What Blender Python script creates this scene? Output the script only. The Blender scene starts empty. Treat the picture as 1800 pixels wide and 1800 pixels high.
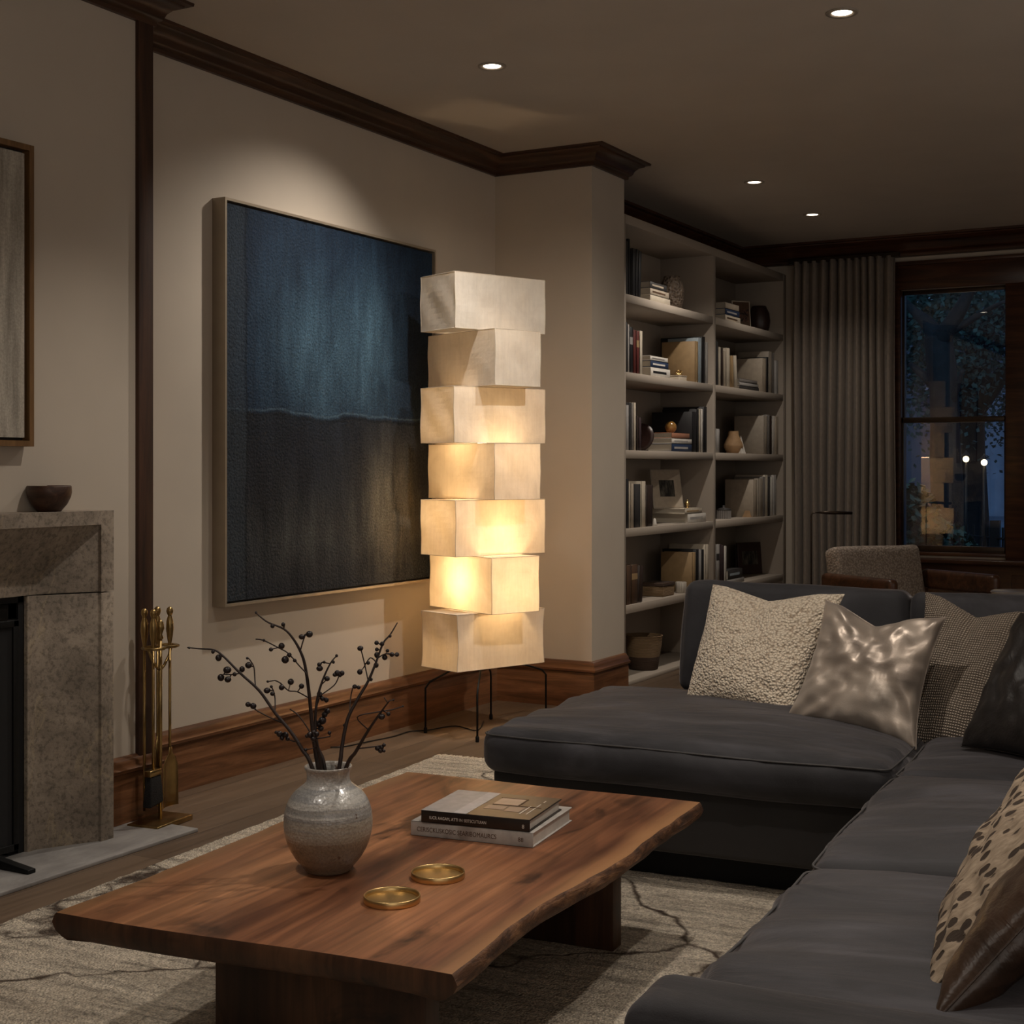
import bpy, bmesh, math, random
from mathutils import Vector, Matrix, noise
random.seed(7)
C = bpy.context.scene.collection
R = math.radians
# ------------------------------------------------------------------ measuring frame
# world: x = away from the left wall, y = along the left wall, z up.  Camera stands at 0,0,1.15, turned 29 deg.
A = R(29); cA, sA = math.cos(A), math.sin(A)
FP = 2492.0; HZ = 825.0; CH = 1.15
ROT_F = R(29 - 25.2)                 # sofa, table and rug are turned a little against the walls
def W(x, y, z=0.0): return Vector((cA*x - sA*y, sA*x + cA*y, z))
def at_d(px, py, d): return W((px-900)/FP*d, d, CH-(py-HZ)/FP*d)
def at_z(px, py, z): return at_d(px, py, FP*(CH-z)/(py-HZ))
def at_D(px, py, D):
    r = (px-900)/FP
    return at_d(px, py, D/(cA*r - sA))
def at_U(px, py, U):
    r = (px-900)/FP
    return at_d(px, py, U/(sA*r + cA))
fx, fy = math.cos(ROT_F), math.sin(ROT_F)
def FG(g, f, z=0.0):                 # furniture frame: g across, f along
    return Vector((fx*g - fy*f, fy*g + fx*f, z))

# ------------------------------------------------------------------ object helpers
def tag(o, label=None, cat=None, group=None, kind=None):
    if label: o['label'] = label
    if cat: o['category'] = cat
    if group: o['group'] = group
    if kind: o['kind'] = kind
    return o
def empty(name, loc, rz=0, rot=None):
    o = bpy.data.objects.new(name, None); C.objects.link(o)
    o.empty_display_size = .05; o.location = loc; o.rotation_euler = rot or (0, 0, rz)
    return o
class MB:
    def __init__(s): s.v = []; s.f = []
    def add(s, vs, fs, M=None):
        b = len(s.v)
        s.v += [tuple(M @ Vector(v)) if M is not None else tuple(v) for v in vs]
        s.f += [tuple(b+i for i in f) for f in fs]
        return s
    def box(s, x0, x1, y0, y1, z0, z1, M=None):
        return s.add([(x0,y0,z0),(x1,y0,z0),(x1,y1,z0),(x0,y1,z0),(x0,y0,z1),(x1,y0,z1),(x1,y1,z1),(x0,y1,z1)],
                     [(0,3,2,1),(4,5,6,7),(0,1,5,4),(1,2,6,5),(2,3,7,6),(3,0,4,7)], M)
    def prism(s, pts, z0, z1, M=None):      # polygon (ccw) extruded in z
        n = len(pts)
        return s.add([(p[0],p[1],z0) for p in pts]+[(p[0],p[1],z1) for p in pts],
                     [tuple(range(n-1,-1,-1)), tuple(range(n,2*n))]+[(i,(i+1)%n,n+(i+1)%n,n+i) for i in range(n)], M)
    def lathe(s, prof, n=32, M=None, cap0=True, cap1=True):
        vs = []; fs = []
        for r, z in prof:
            for k in range(n):
                a = 2*math.pi*k/n; vs.append((r*math.cos(a), r*math.sin(a), z))
        for i in range(len(prof)-1):
            for k in range(n):
                k2 = (k+1) % n
                fs.append((i*n+k, i*n+k2, (i+1)*n+k2, (i+1)*n+k))
        if cap0: fs.append(tuple(range(n-1,-1,-1)))
        if cap1: fs.append(tuple((len(prof)-1)*n+k for k in range(n)))
        return s.add(vs, fs, M)
    def tube(s, pts, rad, n=8):
        pts = [Vector(p) for p in pts]; m = len(pts)
        if not hasattr(rad, '__len__'): rad = [rad]*m
        vs = []; fs = []; up = None
        for i, p in enumerate(pts):
            t = (pts[min(i+1,m-1)]-pts[max(i-1,0)]).normalized()
            if up is None: up = Vector((0,0,1)) if abs(t.z) < .9 else Vector((1,0,0))
            a = t.cross(up)
            if a.length < 1e-5: a = t.cross(Vector((1,0,0)))
            a.normalize(); b = t.cross(a).normalized(); up = -b if False else b.cross(t).normalized() if False else a.cross(t)
            for k in range(n):
                w = 2*math.pi*k/n
                vs.append(p + (a*math.cos(w)+b*math.sin(w))*rad[i])
        for i in range(m-1):
            for k in range(n):
                k2 = (k+1) % n
                fs.append((i*n+k, (i+1)*n+k, (i+1)*n+k2, i*n+k2))
        fs.append(tuple(range(n))); fs.append(tuple((m-1)*n+k for k in range(n-1,-1,-1)))
        return s.add(vs, fs)
    def ball(s, c, r, n=12, sz=(1,1,1)):
        prof = [(max(1e-4, r*math.sin(math.pi*i/8)), -r*math.cos(math.pi*i/8)) for i in range(9)]
        return s.lathe(prof, n, Matrix.Translation(c) @ Matrix.Diagonal((sz[0],sz[1],sz[2],1)))
    def build(s, name, mat, parent=None, smooth=False, bevel=0, seg=2, loc=None, rz=0, subsurf=0):
        me = bpy.data.meshes.new(name); me.from_pydata(s.v, [], s.f); me.validate()
        bm = bmesh.new(); bm.from_mesh(me); bmesh.ops.recalc_face_normals(bm, faces=bm.faces)
        if bevel:
            bmesh.ops.bevel(bm, geom=[e for e in bm.edges if len(e.link_faces)==2 and e.calc_face_angle(0) > .6], offset=bevel, segments=seg, profile=.5, affect='EDGES', clamp_overlap=True)
        bm.to_mesh(me); bm.free()
        me.materials.append(mat)
        if smooth or bevel:
            for p in me.polygons: p.use_smooth = True
            if not smooth or smooth == 'auto':
                me.set_sharp_from_angle(angle=R(50))
        o = bpy.data.objects.new(name, me); C.objects.link(o)
        if parent: o.parent = parent
        if loc is not None: o.location = loc
        o.rotation_euler.z = rz
        if subsurf:
            m = o.modifiers.new('sub', 'SUBSURF'); m.levels = subsurf; m.render_levels = subsurf
        return o
def struct(o): o['kind'] = 'structure'; return o

# ------------------------------------------------------------------ materials
class NT:
    def __init__(s, name):
        s.m = bpy.data.materials.new(name); s.m.use_nodes = True
        s.n = s.m.node_tree.nodes; s.l = s.m.node_tree.links; s.b = s.n['Principled BSDF']
        s.out = s.n['Material Output']
    def new(s, t, **k):
        nd = s.n.new(t)
        for a, v in k.items():
            if a.startswith('i_'): 
                key = a[2:]; key = int(key) if key.isdigit() else key.replace('_', ' ')
                nd.inputs[key].default_value = v
            else: setattr(nd, a, v)
        return nd
    def co(s, kind='Object', scale=(1,1,1), rot=(0,0,0), loc=(0,0,0)):
        t = s.new('ShaderNodeTexCoord'); m = s.new('ShaderNodeMapping')
        m.inputs['Scale'].default_value = scale; m.inputs['Rotation'].default_value = rot; m.inputs['Location'].default_value = loc
        s.l.new(t.outputs[kind], m.inputs[0]); return m.outputs[0]
    def noise(s, co, scale, detail=4, rough=.55, dist=0):
        t = s.new('ShaderNodeTexNoise', i_Scale=scale, i_Detail=detail, i_Roughness=rough, i_Distortion=dist)
        s.l.new(co, t.inputs['Vector']); return t.outputs['Fac']
    def vor(s, co, scale, feature='F1', rnd=1):
        t = s.new('ShaderNodeTexVoronoi', feature=feature, i_Scale=scale, i_Randomness=rnd)
        s.l.new(co, t.inputs['Vector']); return t.outputs['Distance']
    def wave(s, co, scale, dist=2, detail=2, axis='X', dscale=1, prof='SIN'):
        t = s.new('ShaderNodeTexWave', bands_direction=axis, wave_profile=prof, i_Scale=scale, i_Distortion=dist, i_Detail=detail)
        t.inputs['Detail Scale'].default_value = dscale
        s.l.new(co, t.inputs['Vector']); return t.outputs['Fac']
    def ramp(s, f, stops, interp='LINEAR'):
        r = s.new('ShaderNodeValToRGB'); r.color_ramp.interpolation = interp
        e = r.color_ramp.elements
        while len(e) < len(stops): e.new(.5)
        for i, (p, c) in enumerate(stops):
            e[i].position = p; e[i].color = (c[0], c[1], c[2], 1) if hasattr(c, '__len__') else (c, c, c, 1)
        s.l.new(f, r.inputs[0]); return r.outputs[0]
    def mix(s, f, a, b, t='MIX'):
        m = s.new('ShaderNodeMix', data_type='RGBA', blend_type=t)
        for i, v in ((0, f), (6, a), (7, b)):
            if hasattr(v, 'links') or hasattr(v, 'is_linked'): s.l.new(v, m.inputs[i])
            else: m.inputs[i].default_value = v if i == 0 else (v[0], v[1], v[2], 1)
        return m.outputs[2]
    def math(s, op, a, b=0.0, c=None):
        m = s.new('ShaderNodeMath', operation=op)
        for i, v in enumerate((a, b) if c is None else (a, b, c)):
            if hasattr(v, 'is_linked'): s.l.new(v, m.inputs[i])
            else: m.inputs[i].default_value = v
        return m.outputs[0]
    def sep(s, co):
        x = s.new('ShaderNodeSeparateXYZ'); s.l.new(co, x.inputs[0]); return x.outputs
    def bump(s, h, st=.3, dist=.01):
        b = s.new('ShaderNodeBump', i_Strength=st, i_Distance=dist); s.l.new(h, b.inputs['Height'])
        s.l.new(b.outputs[0], s.b.inputs['Normal']); return b
    def set(s, col=None, rough=None, metal=None, **k):
        def put(i, v):
            if hasattr(v, 'is_linked'): s.l.new(v, s.b.inputs[i])
            elif hasattr(v, '__len__'): s.b.inputs[i].default_value = (v[0], v[1], v[2], 1)
            else: s.b.inputs[i].default_value = v
        if col is not None: put('Base Color', col)
        if rough is not None: put('Roughness', rough)
        if metal is not None: put('Metallic', metal)
        for a, v in k.items(): put(a.replace('_', ' '), v)
        return s.m
def plain(name, col, rough=.6, metal=0, nscale=40, var=.18, bump=.08, bdist=.002, **k):
    t = NT(name); co = t.co()
    f = t.noise(co, nscale)
    c = t.ramp(f, [(.25, [x*(1-var) for x in col]), (.75, [min(1, x*(1+var)) for x in col])])
    if bump: t.bump(f, bump, bdist)
    return t.set(c, rough, metal, **k)
def wood(name, dark, mid, light, scale=1, axis=1, rough=.45, bump=.15, rings=6):
    t = NT(name)
    sc = [14*scale]*3
    if axis == 'h': sc = [1.3*scale, 1.3*scale, 20*scale]
    else: sc[axis] = 1.1*scale
    co = t.co(scale=sc)
    f1 = t.noise(co, 1.2, 6, .6, 1.2); f2 = t.noise(co, 9, 4, .7)
    col = t.ramp(f1, [(.28, dark), (.5, mid), (.74, light)])
    g = t.ramp(f2, [(.35, .72), (.62, 1.05)])
    col = t.mix(.8, col, g, 'MULTIPLY')
    t.bump(f2, bump, .001)
    return t.set(col, rough)

M = {}
def wallmat(name, col):
    t = NT(name); co = t.co()
    f = t.noise(co, 3, 3); f2 = t.noise(co, 180, 2)
    c = t.ramp(f, [(.3, [x*.96 for x in col]), (.7, [x*1.03 for x in col])])
    t.bump(f2, .06, .001); return t.set(c, .85)
M['wall'] = wallmat('plaster_warm', (.50, .435, .36))
M['ceil'] = wallmat('ceiling_paint', (.47, .415, .355))
M['cream_shelf'] = wallmat('shelf_paint', (.37, .315, .26))
M['trim'] = wood('mahogany_trim', (.055,.022,.010), (.15,.064,.028), (.25,.115,.055), 1, 'h', .32)
M['crown'] = wood('dark_crown', (.018,.007,.003), (.052,.021,.009), (.095,.040,.018), 1, 'h', .4)
M['trim_x'] = wood('mahogany_trim_cross', (.020,.007,.003), (.060,.021,.009), (.11,.042,.018), 1, 0, .32)
M['trim_v'] = wood('mahogany_post', (.018,.007,.003), (.052,.020,.009), (.085,.034,.015), 1, 2, .6)
# floor planks
t = NT('oak_floor'); co = t.co(rot=(0,0,R(90)))
br = t.new('ShaderNodeTexBrick', offset=.37, i_Scale=1.0, i_Mortar_Size=.0012, i_Mortar_Smooth=.1, i_Bias=0)
br.inputs['Brick Width'].default_value = 2.3; br.inputs['Row Height'].default_value = .19
br.inputs['Color1'].default_value = (.105,.068,.043,1); br.inputs['Color2'].default_value = (.16,.108,.07,1); br.inputs['Mortar'].default_value = (.012,.008,.006,1)
t.l.new(co, br.inputs['Vector'])
cg = t.co(scale=(16,1.3,10)); g = t.noise(cg, 1.3, 7, .65, .8)
col = t.mix(.75, br.outputs['Color'], t.ramp(g, [(.3, .62), (.7, 1.25)]), 'MULTIPLY')
t.bump(g, .12, .002)
M['floor'] = t.set(col, t.ramp(g, [(.3,.38),(.7,.55)]))
# walnut live edge
def walnut(name, tone=1.0, axis=1):
    t = NT(name); sc = [5]*3; sc[axis] = .75
    co = t.co(scale=sc)
    warp = t.noise(co, .75, 3, .5, .7)
    rings = t.ramp(t.math('FRACT', t.math('MULTIPLY', warp, 9.0)), [(0, .70), (.45, 1.0), (.9, 1.16), (1, .72)])
    sf = [75]*3; sf[axis] = 2.2
    fine = t.noise(t.co(scale=sf), 1.0, 5, .6)
    base = t.ramp(t.noise(co, .9, 4, .6, .4), [(.32, [x*tone for x in (.040,.014,.007)]), (.44, [x*tone for x in (.125,.050,.023)]), (.56, [x*tone for x in (.20,.086,.039)]), (.72, [x*tone for x in (.32,.150,.070)])])
    c = t.mix(.65, base, rings, 'MULTIPLY'); c = t.mix(.8, c, t.ramp(fine, [(.3,.5),(.65,1.18)]), 'MULTIPLY')
    # dark knots
    kn = t.ramp(t.noise(t.co(scale=(3.4,1.5,3), loc=(.4,.3,0)), 1.5, 4, .6, 1.6), [(.56, 1.0), (.66, .22)])
    c = t.mix(.85, c, kn, 'MULTIPLY')
    t.bump(fine, .10, .0015)
    return t, c
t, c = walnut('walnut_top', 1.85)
sx = t.sep(t.co())
edge = t.ramp(t.math('ADD', t.math('ABSOLUTE', sx[0]), t.math('MULTIPLY', t.noise(t.co(scale=(1,1.2,1)), 3, 3), .05)), [(.375, 0), (.42, 1)])
c = t.mix(edge, c, (.34,.17,.075))
M['walnut'] = t.set(c, .36)
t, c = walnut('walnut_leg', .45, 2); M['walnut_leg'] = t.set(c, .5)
t, c = walnut('walnut_bark', .5, 1)
bn = t.noise(t.co(scale=(20,7,30)), 1.5, 6, .7, .6)
c = t.mix(.9, t.ramp(bn, [(.3,(.03,.012,.006)),(.5,(.14,.06,.026)),(.72,(.34,.17,.075))]), t.ramp(bn, [(.3,.6),(.6,1)]), 'MULTIPLY'); t.bump(bn, .8, .008)
M['bark'] = t.set(c, .6)
# rug
t = NT('wool_rug'); co = t.co()
big = t.noise(t.co(scale=(1,2.2,1)), 3.2, 5, .6)
cv = t.new('ShaderNodeVectorMath', operation='ADD'); ns = t.new('ShaderNodeTexNoise', i_Scale=4, i_Detail=5)
t.l.new(co, ns.inputs['Vector']); sm = t.new('ShaderNodeVectorMath', operation='SCALE'); sm.inputs['Scale'].default_value = .22
t.l.new(ns.outputs['Color'], sm.inputs[0]); t.l.new(co, cv.inputs[0]); t.l.new(sm.outputs[0], cv.inputs[1])
ve = t.new('ShaderNodeTexVoronoi', feature='DISTANCE_TO_EDGE', i_Scale=1.15); t.l.new(cv.outputs[0], ve.inputs['Vector'])
lines = t.ramp(t.math('ADD', ve.outputs['Distance'], t.math('MULTIPLY', t.noise(co, 7, 3), .035)), [(.018, 0), (.030, 1)])
spots = t.ramp(t.noise(t.co(scale=(2.4,1,1)), 22, 4, .7), [(.64, 1), (.74, .22)])
tuft = t.vor(co, 170); mid = t.noise(co, 75, 3, .8)
spots2 = t.ramp(t.noise(t.co(scale=(3.5,1,1)), 38, 3, .7), [(.60, 1), (.70, .38)])
stripes = t.noise(t.co(scale=(5,34,5)), 1.0, 5, .62, .5)
base = t.ramp(big, [(.3,(.58,.49,.38)),(.7,(.88,.77,.62))])
c = t.mix(.8, base, t.ramp(stripes, [(.34,.42),(.46,.85),(.6,1.1)]), 'MULTIPLY')
c = t.mix(lines, (.07,.042,.026), c); c = t.mix(.8, c, spots, 'MULTIPLY')
c = t.mix(.7, c, t.ramp(tuft, [(0,1.1),(.8,.55)]), 'MULTIPLY')
c = t.mix(.8, c, t.ramp(mid, [(.36,.55),(.6,1.2)]), 'MULTIPLY'); c = t.mix(.7, c, spots2, 'MULTIPLY')
h = t.math('ADD', t.math('MULTIPLY', stripes, .8), t.math('SUBTRACT', t.math('MULTIPLY', t.noise(co, 60, 4), .8), t.math('MULTIPLY', tuft, .8)))
t.bump(h, .8, .012); M['rug'] = t.set(c, .95)
M['fringe'] = plain('rug_fringe', (.62,.52,.40), .95)
# velvet sofa
def velvet(name, col, wr=1):
    t = NT(name); co = t.co()
    b = t.noise(co, 2.4, 4, .55, .5); f = t.noise(co, 400, 2)
    w = t.noise(t.co(scale=(1.3,3.4,1.3)), 2.0, 4, .5, 1.0)
    c = t.ramp(b, [(.3, [x*.72 for x in col]), (.7, [x*1.3 for x in col])])
    st = t.noise(t.co(scale=(1.1,4.5,1.1)), 2.2, 4, .6, .8)
    c = t.mix(.8*wr, c, t.ramp(st, [(.36,.5),(.52,.92),(.66,1.8)]), 'MULTIPLY')  # pale and dark streaks painted in as highlights on the velvet
    h = t.math('ADD', t.math('MULTIPLY', w, 1.0*wr), t.math('MULTIPLY', f, .03))
    t.bump(h, .4, .03)
    return t.set(c, .78, Sheen_Weight=.35, Sheen_Roughness=.4, Sheen_Tint=(.62,.57,.58))
M['velvet'] = velvet('charcoal_velvet', (.032,.031,.036))
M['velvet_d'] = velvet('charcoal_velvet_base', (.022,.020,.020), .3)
M['velvet_pipe'] = plain('velvet_piping', (.060,.056,.056), .7)
# pillows
t = NT('boucle'); co = t.co(); v = t.vor(co, 125); n = t.noise(co, 34, 3, .6, 1.5)
h = t.math('SUBTRACT', t.math('MULTIPLY', n, 1.2), v)
c = t.ramp(v, [(.05,(.95,.84,.67)),(.5,(.80,.68,.53)),(.85,(.46,.36,.26))]); t.bump(h, .9, .009)
M['boucle'] = t.set(c, .95, Sheen_Weight=.3)
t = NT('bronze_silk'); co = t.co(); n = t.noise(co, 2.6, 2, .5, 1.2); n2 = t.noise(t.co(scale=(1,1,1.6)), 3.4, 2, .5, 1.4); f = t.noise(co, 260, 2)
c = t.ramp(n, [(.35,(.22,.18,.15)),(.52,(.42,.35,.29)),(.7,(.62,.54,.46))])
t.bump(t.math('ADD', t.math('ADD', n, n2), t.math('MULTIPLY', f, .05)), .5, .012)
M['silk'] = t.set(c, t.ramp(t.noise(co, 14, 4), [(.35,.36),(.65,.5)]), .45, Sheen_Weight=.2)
t = NT('basket_weave'); co = t.co()
wx = t.wave(co, 42, 1.2, 2, 'X'); wz = t.wave(co, 42, 1.2, 2, 'Z'); h = t.math('MULTIPLY', wx, wz)
c = t.ramp(h, [(.05,(.10,.075,.055)),(.45,(.56,.47,.38))]); t.bump(h, .9, .006)
M['knit'] = t.set(c, .9)
t = NT('leopard_weave'); co = t.co(scale=(1,1,.65)); v = t.vor(co, 44); n = t.noise(co, 16, 4, .6, 1)
sp = t.ramp(t.math('ADD', v, t.math('MULTIPLY', n, .5)), [(.60,0),(.66,1)]); g = t.noise(t.co(scale=(90,90,15)), 1, 3)
c = t.mix(sp, (.045,.028,.018), t.ramp(g, [(.3,(.23,.17,.115)),(.7,(.46,.36,.26))])); t.bump(t.math('ADD', sp, g), .6, .004)
M['leopard'] = t.set(c, .9)
def leather(name, col, rough=.38):
    t = NT(name); co = t.co(); v = t.vor(co, 170); n = t.noise(co, 4.5, 5, .6, 1.6)
    c = t.ramp(n, [(.3, [x*.6 for x in col]), (.7, [x*1.5 for x in col])])
    t.bump(t.math('ADD', t.math('MULTIPLY', n, 1.2), t.math('MULTIPLY', v, .05)), .4, .012)
    return t.set(c, rough)
M['leather_black'] = leather('black_leather', (.018,.015,.014), .45)
M['leather_brown'] = leather('brown_leather', (.045,.024,.014), .36)
# metals
M['brass'] = plain('brushed_brass', (.70,.49,.22), .36, 1, 8, .12, .02)
M['brass_old'] = plain('aged_brass', (.34,.235,.10), .30, 1, 14, .35, .04)
M['iron'] = plain('black_iron', (.012,.012,.012), .5, .6, 60)
M['black'] = plain('flat_black', (.004,.004,.005), .8)  # even near-black shared by firebox, screen mesh, sofa plinth and shrub core
M['darkmetal'] = plain('dark_bronze', (.05,.035,.025), .35, .8)
M['bristle'] = plain('black_bristle', (.006,.005,.005), .9, 0, 300, .5, .8, .004)
# stone
t = NT('limestone_surround'); co = t.co(); n = t.noise(co, 2.6, 6, .62, .6); s2 = t.noise(co, 70, 4, .7); v = t.noise(t.co(scale=(1,1,.45)), 1.3, 6, .6, .9)
c = t.ramp(n, [(.3,(.19,.155,.12)),(.5,(.29,.24,.19)),(.72,(.40,.335,.265))])
c = t.mix(t.ramp(v, [(.49,0),(.5,.35),(.51,0)]), c, (.50,.40,.25))
c = t.mix(.75, c, t.ramp(s2, [(.36,.45),(.52,1.08)]), 'MULTIPLY'); c = t.mix(.7, c, t.ramp(t.noise(co, 7, 6, .7, .6), [(.36,.55),(.58,1.12)]), 'MULTIPLY'); t.bump(t.math('ADD', s2, n), .3, .006)
M['stone'] = t.set(c, .75)
t = NT('slate_hearth'); co = t.co(); n = t.noise(t.co(scale=(2,.8,1)), 6, 7, .7, .5)
c = t.ramp(n, [(.3,(.17,.16,.155)),(.7,(.33,.315,.30))]); t.bump(n, .2, .004); M['hearth'] = t.set(c, .55)
# ceramics, small stuff
t = NT('glazed_stoneware'); co = t.co(); z = t.sep(co)[2]
band = t.noise(t.co(scale=(1.0,1.0,30)), 1.6, 4, .6, .5); sp = t.noise(co, 60, 3, .6); cr = t.vor(co, 190)
c = t.ramp(t.math('ADD', t.math('MULTIPLY', z, 4.2), t.math('MULTIPLY', t.math('SUBTRACT', band, .5), .75)), [(.10,(.22,.165,.115)),(.30,(.27,.21,.15)),(.42,(.40,.36,.30)),(.50,(.26,.25,.24)),(.57,(.52,.50,.46)),(.66,(.30,.30,.30)),(.80,(.46,.44,.41)),(.95,(.28,.22,.17))])
c = t.mix(t.ramp(sp, [(.68,0),(.74,.85)]), c, (.10,.045,.02))
c = t.mix(.75, c, t.ramp(t.noise(t.co(), 210, 3, .7), [(.38,.74),(.6,1.15)]), 'MULTIPLY'); t.bump(t.math('ADD', band, t.math('MULTIPLY', cr, .3)), .35, .006)
M['stoneware'] = t.set(c, .3, Coat_Weight=.4, Coat_Roughness=.15)
M['twig'] = plain('dark_twig', (.022,.011,.008), .55, 0, 80, .5, .3)
M['berry'] = plain('dark_berry', (.014,.008,.008), .4, 0, 50, .5, .1)
M['bowlwood'] = wood('dark_turned_wood', (.02,.009,.006), (.055,.024,.014), (.10,.047,.027), 1.5, 0, .45)
M['frame_gold'] = wood('oak_gilt_frame', (.09,.045,.015), (.17,.088,.032), (.23,.125,.05), 1, 2, .4)
M['frame_champ'] = plain('champagne_frame', (.34,.28,.21), .35, .45, 12, .08)
M['frame_dark'] = plain('frame_shadow_gap', (.02,.015,.012), .7)
# big painting
t = NT('abstract_blue_canvas'); co = t.co(); s3 = t.sep(co)     # local: y along wall, z up
def blob(cy, cz, ry, rz, sharp=1.0):
    a = t.math('DIVIDE', t.math('SUBTRACT', s3[1], cy), ry); b = t.math('DIVIDE', t.math('SUBTRACT', s3[2], cz), rz)
    return t.math('POWER', 2.718, t.math('MULTIPLY', t.math('ADD', t.math('MULTIPLY', a, a), t.math('MULTIPLY', b, b)), -sharp))
st = t.noise(t.co(scale=(1,7,1.3)), 1.0, 5, .6, .5); cl = t.noise(t.co(scale=(1,1.6,1)), 2.6, 6, .62, .8); fine = t.noise(t.co(scale=(1,30,3)), 1.0, 5, .7)
gr = t.noise(t.co(scale=(1,130,110)), 1, 3, .8); wv = t.vor(t.co(scale=(1,1,1.3)), 70)
mixn = t.math('ADD', t.math('MULTIPLY', st, .55), t.math('MULTIPLY', cl, .45))
pat = t.ramp(mixn, [(.36,.12),(.50,.55),(.64,1.0)])
up = t.mix(t.math('MULTIPLY', t.math('ADD', blob(-.08,.22,.34,.30), t.math('MULTIPLY', blob(.28,.30,.16,.30), .55)), pat), t.ramp(mixn, [(.35,(.004,.009,.021)),(.65,(.011,.026,.052))]), (.060,.118,.170))
lo = t.mix(t.math('MULTIPLY', blob(.36,-.42,.20,.24), pat), t.ramp(mixn, [(.35,(.004,.006,.011)),(.65,(.015,.021,.031))]), (.20,.175,.12))
lo = t.mix(t.math('MULTIPLY', blob(-.25,-.50,.35,.16), t.math('MULTIPLY', pat, .55)), lo, (.10,.10,.088))
zz = t.math('ADD', s3[2], t.math('MULTIPLY', t.math('SUBTRACT', t.noise(t.co(scale=(1,2.2,1)), 1.5, 4), .5), .09))
hz = t.ramp(t.math('MULTIPLY_ADD', zz, 1.0, .5), [(.455,0),(.475,1)])
c = t.mix(hz, lo, up)
ln = t.ramp(t.math('MULTIPLY_ADD', zz, 1.0, .5), [(.448,0),(.461,.8),(.472,0)]); c = t.mix(ln, c, (.004,.006,.010))
ln2 = t.ramp(t.math('MULTIPLY_ADD', zz, 1.0, .5), [(.474,0),(.479,.5),(.484,0)]); c = t.mix(ln2, c, (.10,.15,.19))
yl = t.math('ADD', s3[1], t.math('MULTIPLY', t.math('SUBTRACT', t.noise(co, 2.5, 3), .5), .05))
le = t.ramp(t.math('MULTIPLY_ADD', yl, 1.0, 1.0), [(.392,.55),(.404,0)]); c = t.mix(le, c, (.030,.042,.055))
ld = t.ramp(t.math('MULTIPLY_ADD', yl, 1.0, 1.0), [(.396,0),(.404,.8),(.414,0)]); c = t.mix(ld, c, (.004,.006,.010))
c = t.mix(.75, c, t.ramp(gr, [(.35,.45),(.62,1.5)]), 'MULTIPLY'); c = t.mix(.4, c, t.ramp(fine, [(.35,.55),(.65,1.3)]), 'MULTIPLY')
t.bump(t.math('ADD', t.math('ADD', gr, t.math('MULTIPLY', wv, -.7)), t.math('MULTIPLY', fine, .8)), .6, .006); M['canvas'] = t.set(c, .7, Specular_IOR_Level=.18)
t = NT('grey_abstract_canvas'); co = t.co(); st = t.noise(t.co(scale=(1,14,1.6)), 1.5, 6, .65); f = t.noise(co, 140, 4, .7)
c = t.ramp(st, [(.3,(.20,.175,.14)),(.5,(.40,.36,.30)),(.7,(.58,.52,.44))]); c = t.mix(.6, c, t.ramp(f, [(.3,.55),(.65,1.15)]), 'MULTIPLY')
t.bump(f, .3, .003); M['canvas2'] = t.set(c, .75)
# paper lantern
t = NT('mulberry_paper'); co = t.co(); n = t.noise(co, 9, 5, .65, .6); fb = t.noise(t.co(scale=(60,60,6)), 1, 4, .7)
c = t.ramp(n, [(.3,(.80,.74,.66)),(.7,(.92,.87,.80))]); c = t.mix(.35, c, t.ramp(fb, [(.35,.82),(.6,1)]), 'MULTIPLY')
df = t.new('ShaderNodeBsdfDiffuse'); tr = t.new('ShaderNodeBsdfTranslucent'); mx = t.new('ShaderNodeMixShader'); mx.inputs[0].default_value = .40
bp = t.new('ShaderNodeBump', i_Strength=.35, i_Distance=.006); t.l.new(t.math('ADD', n, t.math('MULTIPLY', fb, .3)), bp.inputs['Height'])
tc = t.mix(1.0, c, (1.0,.90,.70), 'MULTIPLY')
t.l.new(c, df.inputs[0]); t.l.new(tc, tr.inputs[0]); t.l.new(bp.outputs[0], df.inputs['Normal']); t.l.new(bp.outputs[0], tr.inputs['Normal'])
t.l.new(df.outputs[0], mx.inputs[1]); t.l.new(tr.outputs[0], mx.inputs[2]); t.l.new(mx.outputs[0], t.out.inputs[0]); M['paper'] = t.m
M['paper_rib'] = plain('paper_seam', (.62,.53,.42), .8)
def emis(name, col, st):
    t = NT(name); t.set((0,0,0)); t.b.inputs['Emission Color'].default_value = (*col, 1); t.b.inputs['Emission Strength'].default_value = st
    return t.m
M['bulb'] = emis('warm_bulb', (1,.66,.33), 14)
M['disc'] = emis('downlight_disc', (1,.86,.68), 10)
M['street_bulb'] = emis('street_bulb', (1,.75,.42), 9)
M['trimring'] = plain('downlight_trim', (.30,.25,.20), .5)
# glass
t = NT('window_glass'); tp = t.new('ShaderNodeBsdfTransparent'); gl = t.new('ShaderNodeBsdfGlossy', i_Roughness=.0); fr = t.new('ShaderNodeFresnel', i_IOR=1.62); mx = t.new('ShaderNodeMixShader')
t.l.new(fr.outputs[0], mx.inputs[0]); t.l.new(tp.outputs[0], mx.inputs[1]); t.l.new(gl.outputs[0], mx.inputs[2]); t.l.new(mx.outputs[0], t.out.inputs[0]); M['glass'] = t.m
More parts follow.
